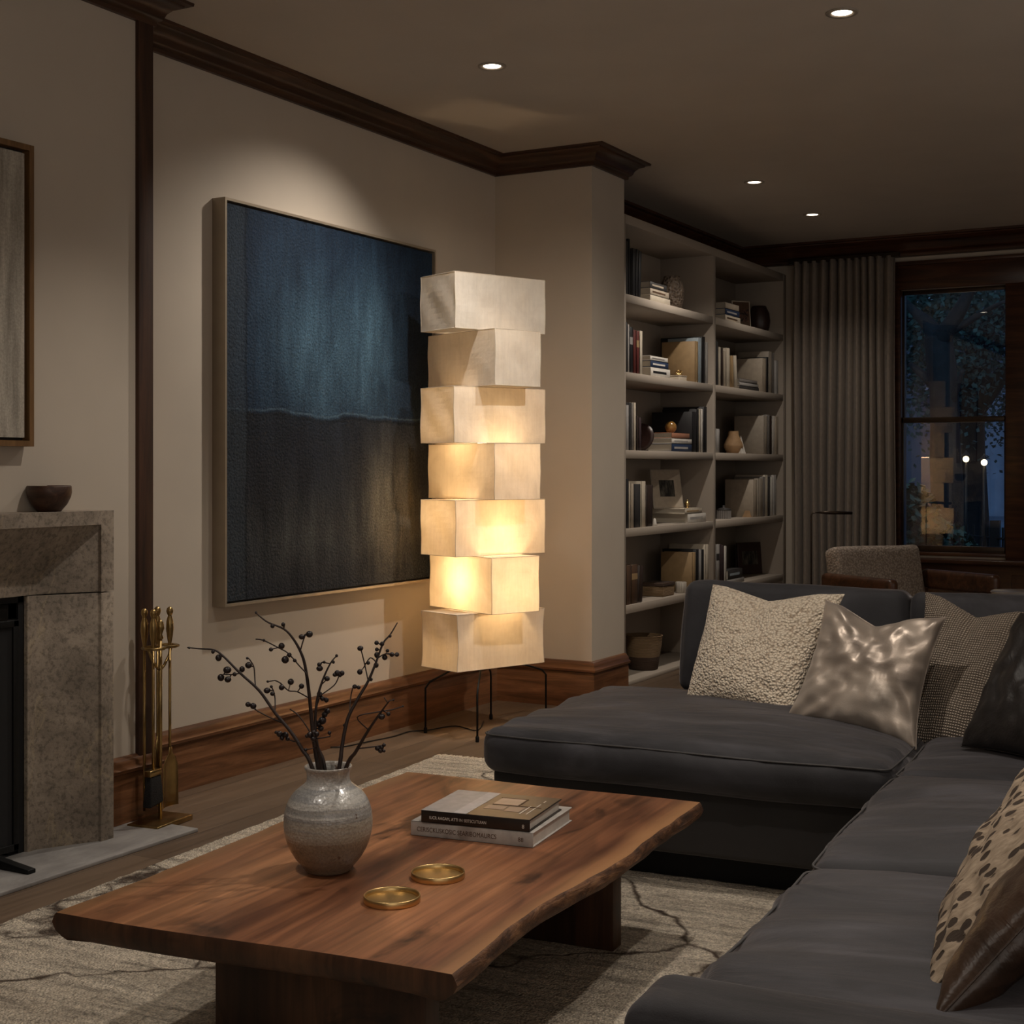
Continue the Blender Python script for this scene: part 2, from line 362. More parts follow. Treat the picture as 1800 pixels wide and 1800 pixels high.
# curtain
t = NT('linen_curtain'); co = t.co(); f = t.noise(t.co(scale=(140,140,30)), 1, 3, .6)
t.bump(f, .25, .002); M['curtain'] = t.set(t.ramp(f, [(.3,(.185,.15,.12)),(.7,(.26,.215,.175))]), .9, Sheen_Weight=.1)
M['chairfab'] = (lambda t: (t.bump(t.vor(t.co(), 95), .6, .004), t.set(t.ramp(t.vor(t.co(), 95), [(.1,(.44,.37,.31)),(.7,(.22,.175,.14))]), .9))[1])(NT('nubby_chair_fabric'))
M['chairwood'] = wood('chair_walnut', (.025,.010,.005), (.075,.030,.013), (.13,.056,.026), 1.4, 0, .35)
M['marble'] = plain('pale_stone_top', (.42,.40,.38), .3, 0, 9, .2)
M['wicker'] = (lambda t: (t.bump(t.wave(t.co(), 60, 1.5, 2, 'Z'), .8, .004), t.set(t.ramp(t.wave(t.co(), 60, 1.5, 2, 'Z'), [(0,(.11,.065,.03)),(.7,(.34,.225,.12))]), .8))[1])(NT('woven_straw'))
M['wicker_d'] = (lambda t: (t.bump(t.wave(t.co(), 60, 1.5, 2, 'Z'), .8, .004), t.set(t.ramp(t.wave(t.co(), 60, 1.5, 2, 'Z'), [(0,(.03,.016,.01)),(.7,(.09,.05,.03))]), .8))[1])(NT('dark_woven_straw'))
M['pages'] = (lambda t: (t.bump(t.wave(t.co(), 260, .5, 1, 'Z'), .3, .001), t.set(t.ramp(t.wave(t.co(), 200, 1, 1, 'Z'), [(0,(.40,.35,.28)),(1,(.62,.56,.46))]), .85))[1])(NT('book_pages'))

# ------------------------------------------------------------------ ROOM SHELL
CEIL = 2.70; WL = -3.51; BR = -3.317; PIER = -2.975; U_BR = at_D(262, 500, -3.317).y; U_P0 = 6.16; U_P1 = 6.535; U_W = 9.55; XR = 3.0; YB = -2.2
struct(MB().box(WL-.2, XR+.2, YB-.2, U_W+.25, -.12, 0).build('floor', M['floor']))
struct(MB().box(WL-.2, XR+.2, YB-.2, U_W+.25, CEIL, CEIL+.12).build('ceiling', M['ceil']))
struct(MB().box(WL-.15, WL, YB, U_W+.2, 0, CEIL).build('wall_left', M['wall']))
m = MB(); OP0, OP1, OPZ = 1.62, 2.985, .775
m.box(WL, BR, YB, OP0, 0, CEIL); m.box(WL, BR, OP1, U_BR, 0, CEIL); m.box(WL, BR, OP0, OP1, OPZ, CEIL)
struct(m.build('wall_breast', M['wall']))
struct(MB().box(WL, PIER, U_P0, U_P1, 0, CEIL).build('wall_pier', M['wall']))
struct(MB().box(XR, XR+.15, YB, U_W+.2, 0, CEIL).build('wall_right', M['wall']))
struct(MB().box(WL, XR, YB-.15, YB, 0, CEIL).build('wall_back', M['wall']))
# window wall with an opening
gx0 = at_U(1586, 700, U_W+.04).x; gx1 = at_U(1771, 700, U_W+.04).x
zs0, zs1, zm = .60, 2.345, 1.478
m = MB(); m.box(WL, gx0, U_W, U_W+.15, 0, CEIL); m.box(gx1, XR, U_W, U_W+.15, 0, CEIL)
m.box(gx0, gx1, U_W, U_W+.15, 0, zs0); m.box(gx0, gx1, U_W, U_W+.15, zs1, CEIL)
struct(m.build('wall_window', M['wall']))

def sweep(path, prof, name, mat, closed=False):
    """profile (out, z) along a path of wall corners; room lies to the right of the path; mitred."""
    n = len(path); vs = []; fs = []; k = len(prof)
    def nrm(a, b):
        d = (Vector(b)-Vector(a)).normalized(); return Vector((d.y, -d.x))
    for i in range(n):
        n0 = nrm(path[i-1], path[i]) if i > 0 else None; n1 = nrm(path[i], path[i+1]) if i < n-1 else None
        if n0 is None: mv = n1
        elif n1 is None: mv = n0
        else: mv = (n0+n1)/(1+n0.dot(n1))
        for o, z in prof: vs.append((path[i][0]+mv.x*o, path[i][1]+mv.y*o, z))
    for i in range(n-1):
        for j in range(k-1): fs.append((i*k+j, (i+1)*k+j, (i+1)*k+j+1, i*k+j+1))
    fs.append(tuple(range(k))); fs.append(tuple((n-1)*k+j for j in range(k-1,-1,-1)))
    mb = MB().add(vs, fs); o = mb.build(name, mat, smooth='auto'); return struct(o)
crown = [(0,2.612),(.016,2.612),(.018,2.626),(.028,2.632),(.034,2.640),(.040,2.655),(.056,2.672),(.078,2.680),(.082,2.688),(.102,2.690),(.104,2.70),(0,2.70)]
crown2 = [(0,2.565)]+[(o*1.25, z if z > 2.69 else 2.70-(2.70-z)*1.45) for o, z in crown[1:]]
pth = [(BR,YB),(BR,U_BR),(WL,U_BR),(WL,U_P0),(PIER,U_P0),(PIER,U_P1),(WL,U_P1)]
sweep(pth, crown, 'trim_1', M['crown'])
sweep([(WL,U_P1+.1),(WL,U_W),(XR,U_W)], crown2, 'trim_2', M['trim_x'])
base = [(0,0),(.024,0),(.024,.158),(.020,.164),(.020,.170),(.034,.176),(.036,.186),(.026,.196),(.026,.204),(.018,.214),(.010,.222),(0,.224)]
sweep([(BR,3.238),(BR,U_BR),(WL,U_BR)], base, 'baseboard_breast', M['trim'])
sweep([(WL,U_BR+.03),(WL,U_P0),(PIER,U_P0),(PIER,U_P1)], base, 'baseboard_left', M['trim'])
sweep([(XR,U_W),(XR,YB)], base, 'baseboard_right', M['trim'])
# corner post on the chimney breast
yp = at_D(238, 500, BR).y
struct(MB().box(BR-.02, BR+.016, yp, U_BR+.004, .0, 2.63).build('trim_3', M['trim_v'], bevel=.003))
struct(MB().box(BR-.15, BR+.006, U_BR, U_BR+.004, .22, 2.62).build('trim_4', M['trim_v']))

# window: casing, sashes, glass
cw = MB(); y0 = U_W-.028; c0, c1 = gx0-.035, gx1+.17
cw.box(c0, gx0, y0, U_W, zs0-.04, zs1); cw.box(gx1, c1, y0, U_W, zs0-.04, zs1)
cw.box(c0, c1, y0-.006, U_W, zs1, zs1+.16); cw.box(c0-.01, c1+.02, y0-.02, U_W, zs1+.16, zs1+.185)
cw.box(gx0, gx1, U_W-.02, U_W+.14, zs0-.02, zs0+.004); cw.box(gx0-.001, gx0+.004, U_W-.02, U_W+.14, zs0, zs1); cw.box(gx1-.004, gx1+.001, U_W-.02, U_W+.14, zs0, zs1)
w = cw.build('window_1', M['trim_x'], bevel=.003); struct(w)
sf = MB()
for a, b, z0, z1, y in ((gx0, gx1, zm-.018, zs1, U_W+.055), (gx0, gx1, zs0, zm+.018, U_W+.025)):
    t_ = .010 if z0 > 1 else .012
    sf.box(a, a+t_+.004, y-.015, y+.015, z0, z1); sf.box(b-t_-.004, b, y-.015, y+.015, z0, z1)
    sf.box(a, b, y-.015, y+.015, z1-(.028 if z1 > 2 else .036), z1); sf.box(a, b, y-.015, y+.015, z0, z0+(.036 if z0 > 1 else .045))
sf.build('sash_frame', M['darkmetal'], w, bevel=.002)
MB().box(gx0+.01, gx1-.01, U_W+.054, U_W+.057, zm, zs1-.01).build('glass_pane', M['glass'], w)
MB().box(gx0+.01, gx1-.01, U_W+.024, U_W+.027, zs0+.02, zm).build('glass_pane', M['glass'], w)
struct(MB().box(c0-.05, XR, U_W-.10, U_W+.03, zs0-.065, zs0-.035).build('trim_5', M['trim_x'], bevel=.006))
p = MB(); p.box(c0-.02, XR, U_W-.022, U_W, 0, zs0-.065)
for k in range(6):
    a = c0+.03+k*.72; p.box(a, a+.60, U_W-.034, U_W-.022, .14, zs0-.13)
struct(p.build('trim_6', M['trim_x'], bevel=.004))

# ------------------------------------------------------------------ CURTAIN
def curtain():
    root = empty('curtain', (at_U(1490, 800, U_W-.10).x, U_W-.10, .012))
    tag(root, 'taupe floor length pleated curtain hanging left of the tall window', 'curtain')
    xa = at_U(1393, 800, U_W-.10).x-root.location.x; xb = at_U(1576, 800, U_W-.10).x-root.location.x
    N = 300; K = 26; vs = []; fs = []
    for j in range(K+1):
        z = 2.555*j/K
        for i in range(N+1):
            s = i/N
            ph = s*2*math.pi*12.5 + .9*math.sin(s*9+.4) + .25*math.sin(z*1.2+s*20)
            amp = .050*(1+.35*math.sin(s*17+1))*(1-.25*j/K)
            y = amp*math.sin(ph)+.010*math.sin(2*ph+.6)
            x = xa+(xb-xa)*s+.012*math.cos(ph)*(1) + .006*math.sin(z*2+s*7)
            vs.append((x, y, z))
    for j in range(K):
        for i in range(N): a = j*(N+1)+i; fs.append((a, a+1, a+N+2, a+N+1))
    o = MB().add(vs, fs).build('curtain_panel', M['curtain'], root, smooth=True)
    sm = o.modifiers.new('s', 'SOLIDIFY'); sm.thickness = .003
    MB().box(xa-.02, xb+.02, -.02, .02, 2.545, 2.575).build('curtain_track', M['darkmetal'], root)
curtain()

# ------------------------------------------------------------------ FIREPLACE
def fireplace():
    root = empty('fireplace', (BR, 2.3, 0)); tag(root, 'limestone fireplace surround with splayed inner panels and flat mantel ledge', 'fireplace')
    L = lambda D, U: (D-BR, U-2.3)
    F0 = -3.199; Ur = 3.234; Ul = 2*2.302-3.234; zt = 1.0235
    so, zo = .052, .981       # outer band
    si, zi = .212, .822       # where the splay ends
    Di = -3.302
    def q(D, U, z): return (D-BR, U-2.3, z)
    for side in (0, 1):
        e = (lambda s: Ur-s) if side else (lambda s: Ul+s)
        m = MB()
        # outer band, splay, inner band of one jamb
        pl = [(BR-.001, e(0)), (F0, e(0)), (F0, e(so)), (F0-.012, e(so)), (Di, e(si)), (Di, e(si+.035)), (BR-.05, e(si+.035))]
        pts = [L(*a) for a in pl]
        if side == 0: pts = pts[::-1]
        m.prism(pts, .0, .772)
        m.build('jamb', M['stone'], root, bevel=.002)
    # lintel : swept so that the splay mitres into the jambs
    vs = []; fs = []
    def ring(sU):   # returns list of profile points for U edge mapping
        pass
    P = [(F0, 0, 0), (F0, so, zt-zo), (F0-.012, so, zt-zo), (Di, si, zt-zi), (Di, si+.035, zt-zi+.047)]
    # right jamb part above .772, top beam, left jamb part above .772 : path right-bottom -> right-top -> left-top -> left-bottom
    for corner in range(4):
        for (D, sU, sz) in P:
            if corner == 0: vs.append(q(D, Ur-sU, .776))
            if corner == 1: vs.append(q(D, Ur-sU, zt-sz))
            if corner == 2: vs.append(q(D, Ul+sU, zt-sz))
            if corner == 3: vs.append(q(D, Ul+sU, .776))
    k = len(P)
    for i in range(3):
        for j in range(k-1): fs.append((i*k+j, (i+1)*k+j, (i+1)*k+j+1, i*k+j+1))
    b = len(vs)
    vs += [q(BR-.001, Ur, .776), q(BR-.001, Ur, zt), q(BR-.001, Ul, zt), q(BR-.001, Ul, .776)]
    fs += [(b, b+1, k, 0), (b+1, b+2, 2*k, k), (b+2, b+3, 3*k, 2*k)]
    fs += [(0,1,2,3,4,b), tuple([3*k+j for j in range(k)][::-1]+[b+3])]
    # underside of the inner band
    b2 = len(vs); zb = zt-(P[4][2])
    vs += [q(BR-.05, Ur-P[4][1], zb), q(BR-.05, Ul+P[4][1], zb)]; fs.append((k+4, 2*k+4, b2+1, b2))
    MB().add(vs, fs).build('lintel', M['stone'], root)
    # firebox
    m = MB(); a0, a1 = OP0-2.3, OP1-2.3
    m.box(-.62, -.60, a0, a1, 0, OPZ); m.box(-.60, -.0, a0-.02, a0+.02, 0, OPZ); m.box(-.60, -.0, a1-.02, a1+.015, 0, OPZ); m.box(-.60, -.0, a0, a1, OPZ-.02, OPZ+.01); m.box(-.6, 0, a0, a1, -.005, .012)
    m.build('firebox', M['black'], root)
    m = MB(); m.box(-.03, -.005, a0+.02, a0+.06, 0.012, OPZ-.02); m.box(-.03, -.005, a1-.055, a1-.02, 0.012, OPZ-.02); m.box(-.03, -.005, a0, a1, OPZ-.07, OPZ-.02)
    m.build('metal_frame', M['iron'], root, bevel=.003)
fireplace()
h0 = at_z(286, 1477, .02); hx = -3.05
struct(MB().prism([(BR,.9),(hx,.9),(hx,3.45),(BR+.03,3.45-.0),(BR,3.42)], 0, .012).build('trim_7', M['hearth'], bevel=.002))
# fire screen
def screen():
    root = empty('fire_screen', (-3.265, 2.52, .012)); tag(root, 'black iron fire screen standing on feet in front of the firebox', 'fire screen')
    m = MB(); m.box(-.008,.008,-.42,-.40,.03,.70); m.box(-.008,.008,.375,.395,.03,.70); m.box(-.008,.008,-.42,.395,.68,.70); m.box(-.008,.008,-.42,.395,.03,.05)
    m.build('screen_frame', M['iron'], root, bevel=.002)
    MB().box(-.002,.002,-.41,.385,.04,.69).build('mesh_panel', M['black'], root)
    for y in (-.36, .30):
        MB().add([(-.05,y,0),(.15,y,0),(.15,y+.028,0),(-.05,y+.028,0),(-.05,y,.035),(.15,y,.012),(.15,y+.028,.012),(-.05,y+.028,.035)],
                 [(0,3,2,1),(4,5,6,7),(0,1,5,4),(1,2,6,5),(2,3,7,6),(3,0,4,7)]).build('foot', M['iron'], root, bevel=.002)
screen()
# bowl on the mantel
def bowl():
    c = at_D(89, 896, -3.262); o = empty('wooden_bowl', (c.x, c.y, 1.0235)); o.location.x = -3.268
    tag(o, 'small dark turned wooden bowl standing on the stone mantel', 'bowl')
    pr = [(.001,0),(.034,0),(.036,.003),(.052,.022),(.063,.045),(.0655,.058),(.0645,.075),(.0625,.078),(.0605,.075),(.061,.058),(.050,.026),(.030,.012),(.001,.010)]
    MB().lathe(pr, 40, cap0=False, cap1=False).build('bowl_body', M['bowlwood'], o, smooth=True)
bowl()
# left artwork
def art_left():
    y1 = at_D(60, 500, -3.275).y; y0 = y1-.95; z0, z1 = 1.2175, 2.108
    root = empty('framed_artwork', (BR, (y0+y1)/2, (z0+z1)/2)); tag(root, 'pale grey abstract canvas in a slim oak frame above the mantel', 'artwork')
    hy, hz = (y1-y0)/2, (z1-z0)/2; d = .042
    m = MB()
    m.box(0,d,-hy,-hy+.017,-hz,hz); m.box(0,d,hy-.017,hy,-hz,hz); m.box(0,d,-hy+.017,hy-.017,hz-.017,hz); m.box(0,d,-hy+.017,hy-.017,-hz,-hz+.017)
    m.build('frame', M['frame_gold'], root)
    MB().box(0,.012,-hy+.017,hy-.017,-hz+.017,hz-.017).build('backing', M['frame_dark'], root)
    MB().box(.012,.030,-hy+.026,hy-.026,-hz+.026,hz-.026).build('canvas', M['canvas2'], root)
art_left()
# blue painting
def painting():
    a = at_D(373, 600, WL); y0 = a.y; y1 = at_D(767, 600, WL+.064).y; z0, z1 = .643, 2.152
    root = empty('framed_painting', (WL, (y0+y1)/2, (z0+z1)/2)); tag(root, 'large dark blue abstract painting in a champagne frame behind the paper lamp', 'painting')
    hy, hz = (y1-y0)/2, (z1-z0)/2; d = .062; f = .010
    m = MB()
    m.box(0,d,-hy,-hy+f,-hz,hz); m.box(0,d,hy-f,hy,-hz,hz); m.box(0,d,-hy+f,hy-f,hz-f,hz); m.box(0,d,-hy+f,hy-f,-hz,-hz+f)
    m.build('frame', M['frame_champ'], root)
    MB().box(.002,.03,-hy+f,hy-f,-hz+f,hz-f).build('backing', M['frame_dark'], root)
    MB().box(.03,.052,-hy+f+.008,hy-f-.008,-hz+f+.008,hz-f-.008).build('canvas', M['canvas'], root)
painting()

# ------------------------------------------------------------------ FIRE TOOLS
def firetools():
    c = W(-1.155, 4.60); c.x = -3.222
    rz = R(29)-R(22)
    root = empty('fireplace_tool_stand', c, rz); tag(root, 'aged brass fireplace tool stand on a flat base beside the hearth', 'tool stand')
    B = M['brass_old']
    MB().box(-.060,.060,-.095,.095,0,.018).build('base', B, root, bevel=.003)
    MB().tube([(0,0,.018),(0,0,.35),(0,0,.60)], .0065, 10).lathe([(.001,.60),(.008,.60),(.011,.605),(.006,.615),(.013,.635),(.010,.655),(.004,.662),(.001,.664)],16).build('pole', B, root, smooth=True)
    ring = [(-.030,-.055,.575),(-.036,-.03,.575),(-.020,0,.575),(-.036,.03,.575),(-.030,.055,.575),(.0,.068,.575),(.03,.055,.575),(.036,.03,.575),(.02,0,.575),(.036,-.03,.575),(.03,-.055,.575),(0,-.068,.575),(-.03,-.055,.575)]
    m = MB().tube(ring, .0052, 8)
    m.tube([(0,0,.50),(.0,.02,.512),(0,.045,.54),(0,.062,.572)], .0045, 8).tube([(0,0,.50),(0,-.02,.512),(0,-.045,.54),(0,-.062,.572)], .0045, 8)
    m.build('hook_ring', B, root, smooth=True)
    return root, c, rz
tr_, tc_, trz = firetools()
handle = [(.001,0),(.006,0),(.007,.006),(.0055,.012),(.009,.03),(.0125,.060),(.011,.085),(.0075,.098),(.006,.102),(.009,.108),(.0115,.117),(.0095,.126),(.004,.131),(.001,.132)]
def tool(kind, lx, ly, name, label):
    p = Matrix.Rotation(trz, 4, 'Z') @ Vector((lx, ly, 0)) + tc_
    o = empty(name, (p.x, p.y, .018), trz); tag(o, label, 'fire tool')
    B = M['brass_old']; zb = .552
    MB().lathe(handle, 16, Matrix.Translation((0,0,zb))).build('handle', B, o, smooth=True)
    lo = {'brush': .165, 'shovel': .20, 'poker': .03, 'tongs': .03}[kind]
    MB().tube([(0,0,lo),(0,0,.3),(0,0,zb+.002)], .0048, 10).build('shaft', B, o, smooth=True)
    if kind == 'brush':
        MB().box(-.013,.013,-.031,.031,.148,.168).build('ferrule', B, o, bevel=.003)
        m = MB(); m.add([(-.011,-.028,.15),(.011,-.028,.15),(.011,.028,.15),(-.011,.028,.15),(-.016,-.036,.05),(.016,-.036,.05),(.016,.036,.06),(-.016,.036,.06)],
              [(0,1,2,3),(7,6,5,4),(0,4,5,1),(1,5,6,2),(2,6,7,3),(3,7,4,0)]); m.build('bristles', M['bristle'], o, bevel=.005)
    if kind == 'shovel':
        vs = []; fs = []
        rows = [(.225,.006,0),(.205,.010,.002),(.190,.026,.006),(.165,.038,.009),(.12,.040,.010),(.07,.041,.011),(.03,.042,.012)]
        for z, hw, cu in rows:
            for k in range(7):
                s = k/3-1; vs.append((.004-cu*(1-abs(s)**2.2), s*hw, z))
        for i in range(len(rows)-1):
            for k in range(6): a = i*7+k; fs.append((a,a+1,a+8,a+7))
        ob = MB().add(vs, fs).build('scoop', B, o, smooth=True); sm = ob.modifiers.new('s','SOLIDIFY'); sm.thickness = .002
    if kind == 'poker':
        MB().tube([(0,0,.035),(0,.008,.045),(0,.022,.05),(0,.028,.065)], [.0045,.004,.0035,.001], 8).build('hook', B, o, smooth=True)
    if kind == 'tongs':
        MB().tube([(0,.002,.26),(0,.012,.2),(0,.014,.10),(0,.002,.03)], .003, 8).tube([(0,-.002,.26),(0,-.012,.2),(0,-.014,.10),(0,-.002,.03)], .003, 8).build('pincers', B, o, smooth=True)
tool('brush', .002, -.040, 'fireplace_brush', 'brass handled hearth brush with black bristles hanging nearest the fireplace')
tool('shovel', .004, .046, 'fireplace_shovel', 'brass ash shovel with broad scoop hanging on the tool stand')
tool('tongs', -.037, .036, 'fireplace_tongs', 'brass fire tongs hanging behind the ash shovel')
tool('poker', -.037, -.034, 'fireplace_poker', 'brass fire poker hanging behind the hearth brush')

# ------------------------------------------------------------------ RECESSED LIGHTS
def downlight(px, py, label, x=None):
    p = at_z(px, py, CEIL); o = empty('recessed_light', (p.x, p.y, CEIL)); tag(o, label, 'ceiling light', 'recessed ceiling lights')
    pr = [(.036,-.0005),(.038,-.004),(.052,-.005),(.055,-.002),(.055,0)]
    MB().lathe(pr, 40, cap0=False, cap1=False).build('trim_ring', M['trimring'], o, smooth=True)
    MB().lathe([(.001,-.0012),(.032,-.0012),(.034,-.0004)], 32, cap0=False, cap1=False).build('lamp_lens', M['disc'], o)
    return p
L1 = downlight(865, 116, 'recessed ceiling light above the big blue painting')
L2 = downlight(1480, 22, 'largest recessed ceiling light, at the upper right over the sofa')
L3 = downlight(1326, 320, 'recessed ceiling light in front of the bookcase')
L4 = downlight(1428, 377, 'farthest recessed ceiling light near the curtain')

# ------------------------------------------------------------------ PAPER LAMP
def paper_lamp():
    c = W(-.125, 6.205); ang = math.atan2(.616, .788)+A       # world angle of the long side
    root = empty('paper_floor_lamp', (c.x, c.y, 0), ang)
    tag(root, 'tall stacked box paper floor lamp glowing warm in front of the painting', 'floor lamp')
    zt = 1.985; zb = .298; h = (zt-zb)/7
    rnd = random.Random(4)
    for i in range(7):
        z1 = zt-i*h; z0 = z1-h
        odd = (i % 2 == 0)
        hx, hy = (.2435,.1265) if odd else (.125,.236)
        tw = R([0,1.5,-1,1,.5,-1.5,2][i])
        N = 14; K = 10; vs = []; fs = []
        per = [(-1,-1,1,-1),(1,-1,1,1),(1,1,-1,1),(-1,1,-1,-1)]
        ph = rnd.random()*9
        for k in range(K+1):
            v = k/K
            for (ax,ay,bx,by) in per:
                for s in range(N):
                    u = s/N
                    x = (ax+(bx-ax)*u)*hx; y = (ay+(by-ay)*u)*hy
                    q = math.sin(math.pi*v)
                    # corner posts of paper waver, panels sag inward a little
                    edge = 1-4*u*(1-u)
                    pull = 1-.004*q*(1-edge)-.004*q*math.sin(ph+ax*2+v*7)
                    wob = .0030*math.sin(ph+v*6+u*9+ax*3)*q
                    if i == 6: pull -= .030*q*edge
                    x *= pull; y *= pull; n_ = (0, -1) if ax == -1 and ay == -1 else (1,0) if ay == -1 else (0,1) if ax == 1 else (-1,0)
                    x += n_[0]*wob; y += n_[1]*wob
                    zz = z0+.002+(h-.004)*v
                    if i == 6: zz += (-.008*(1-v)*(1 if (ax+ay) > 0 else .3))
                    xr = x*math.cos(tw)-y*math.sin(tw); yr = x*math.sin(tw)+y*math.cos(tw)
                    vs.append((xr, yr, zz))
        n = 4*N
        for k in range(K):
            for j in range(n): j2 = (j+1) % n; fs.append((k*n+j, k*n+j2, (k+1)*n+j2, (k+1)*n+j))
        # turned-in flanges at top and bottom, leaving a central opening
        ow = .118
        for kk, ins in ((0, True), (K, True)):
            if i == 0 and kk == K: f_in = .80
            base_i = kk*n; b = len(vs)
            for j in range(n):
                x, y, zz = vs[base_i+j]
                if i == 0 and kk == K: vs.append((x*.94, y*.90, zz))
                elif i == 6 and kk == 0: vs.append((x*.55, y*.55, zz))
                else:
                    vs.append((max(-ow, min(ow, x)), max(-ow, min(ow, y)), zz))
            for j in range(n):
                j2 = (j+1) % n; fs.append((base_i+j, base_i+j2, b+j2, b+j))
        sh = MB().add(vs, fs).build('paper_shade', M['paper'], root, smooth=False)
        for p_ in sh.data.polygons: p_.use_smooth = False
        # thin seams on the four upright edges
        m = MB()
        for (a_) in range(4):
            pts = [Vector(vs[k*n+a_*N])*1 for k in range(K+1)]
            m.tube([(p_.x*1.002, p_.y*1.002, p_.z) for p_ in pts], .0012, 5)
        for kk in (0, K):
            pts = [vs[kk*n+j] for j in range(n)]+[vs[kk*n]]
            m.tube(pts, .0013, 5)
        m.build('paper_seam', M['paper_rib'], sh, smooth=True)
    I = M['iron']
    MB().tube([(0,0,.30),(0,0,.62)], .006, 8).build('inner_rod', I, root)
    MB().tube([(0,0,1.05),(0,0,1.5)], .004, 8).build('inner_rod', I, root)
    MB().tube([(0,0,.62),(0,0,1.05)], .0012, 8).build('inner_rod', I, root)
    Mi = Matrix.Rotation(-ang, 4, 'Z')
    feet = [at_z(839,1302,.006), at_z(748,1286,.006), at_z(863,1262,.006)]
    right = W(.158, 6.60)
    for f in (feet[0], feet[1], feet[2], right):
        l = Mi @ (Vector((f.x, f.y, 0))-Vector((c.x, c.y, 0)))
        m = MB().tube([(0,0,.305),(l.x*.35,l.y*.35,.30),(l.x*.93,l.y*.93,.222),(l.x*1.0,l.y*1.0,.195),(l.x,l.y,.02)], .0045, 8)
        lg = m.build('leg', I, root, smooth=True)
        MB().lathe([(.007,0),(.008,.004),(.008,.02),(.006,.025)], 12, Matrix.Translation((l.x,l.y,0))).build('foot_cap', I, lg)
    for z, r, en in ((.66,.03,10.5),(.90,.026,4.6),(1.26,.026,4.2)):
        b = MB().ball((0,0,z), r, 16); b.build('bulb', M['bulb'] if z < 1 else M['bulb'], root, smooth=True)
        l = bpy.data.lights.new('bulb_light', 'POINT'); l.energy = en*LAMP; l.color = (1,.71,.41); l.shadow_soft_size = .034
        lo = bpy.data.objects.new('bulb_light', l); C.objects.link(lo); lo.parent = root; lo.location = (0.0, 0.0, z)
        bb = bpy.data.objects.get('bulb'); 
    for o in root.children:
        if o.name.startswith('bulb') and o.type == 'MESH': o.visible_shadow = True
LAMP = 0.5
paper_lamp()
# bulbs must not swallow their own light: the point source sits inside the emitting ball, so give the ball a see-through mix
t = NT('frosted_bulb'); tp = t.new('ShaderNodeBsdfTransparent'); em = t.new('ShaderNodeEmission', i_Strength=6.0); em.inputs[0].default_value = (1,.66,.36,1); ad = t.new('ShaderNodeAddShader')
t.l.new(tp.outputs[0], ad.inputs[0]); t.l.new(em.outputs[0], ad.inputs[1]); t.l.new(ad.outputs[0], t.out.inputs[0])
for o in bpy.data.objects:
    if o.type == 'MESH' and o.name.split('.')[0] == 'bulb': o.data.materials[0] = t.m
# cord
cp = [at_z(850,1268,.005), at_z(838,1284,.005), at_z(800,1276,.005), at_z(755,1283,.005), at_z(720,1286,.005), at_z(690,1295,.005), at_z(650,1303,.005), at_z(600,1313,.005), at_z(560,1312,.005)]
def smoothpath(pts, n=6):
    out = []
    for i in range(len(pts)-1):
        p0 = pts[max(0,i-1)]; p1 = pts[i]; p2 = pts[i+1]; p3 = pts[min(len(pts)-1,i+2)]
        for k in range(n):
            t_ = k/n
            out.append(.5*((2*p1)+(p2-p0)*t_+(2*p0-5*p1+4*p2-p3)*t_*t_+(3*p1-p0-3*p2+p3)*t_**3))
    out.append(pts[-1]); return out
tag(MB().tube(smoothpath(cp), .0028, 6).build('power_cord', M['iron'], smooth=True), 'thin dark power cord trailing over the floor behind the paper lamp', 'cord')

# ------------------------------------------------------------------ RUG
def rug():
    cor = at_z(765, 1331, .0); 
    a = Matrix.Rotation(-ROT_F, 4, 'Z') @ cor
    g0, f1 = a.x, a.y
    root = empty('area_rug', FG(g0+1.6, f1-2.2), ROT_F); tag(root, 'cream wool area rug with dark broken lines under the coffee table', 'rug')
    X, Y = 1.6, 2.2; N = 150; K = 200; vs = []; fs = []
    for j in range(K+1):
        for i in range(N+1):
            x = -X+2*X*i/N; y = -Y+2*Y*j/K
            z = .014+.003*noise.noise(Vector((x*9,y*28,0)))+.0015*noise.noise(Vector((x*60,y*60,3)))
            if i in (0,N) or j in (0,K): z = .001
            x += .006*noise.noise(Vector((y*6,0,i*.01))) if i in (0,N) else 0
            vs.append((x,y,z))
    for j in range(K):
        for i in range(N): b = j*(N+1)+i; fs.append((b,b+1,b+N+2,b+N+1))
    MB().add(vs, fs).build('rug_pile', M['rug'], root, smooth=True)
    m = MB(); rr = random.Random(3)
    x = -X
    while x < X:
        for sgn in (1,-1):
            y = sgn*Y; l = .035+rr.random()*.02
            m.tube([(x,y-sgn*.004,.006),(x+rr.uniform(-.004,.004),y+sgn*l*.5,.005),(x+rr.uniform(-.008,.008),y+sgn*l,.003)], .0028, 5)
        x += .009
    o = m.build('fringe', M['fringe'], root, smooth=True); o['kind'] = 'stuff'
rug()

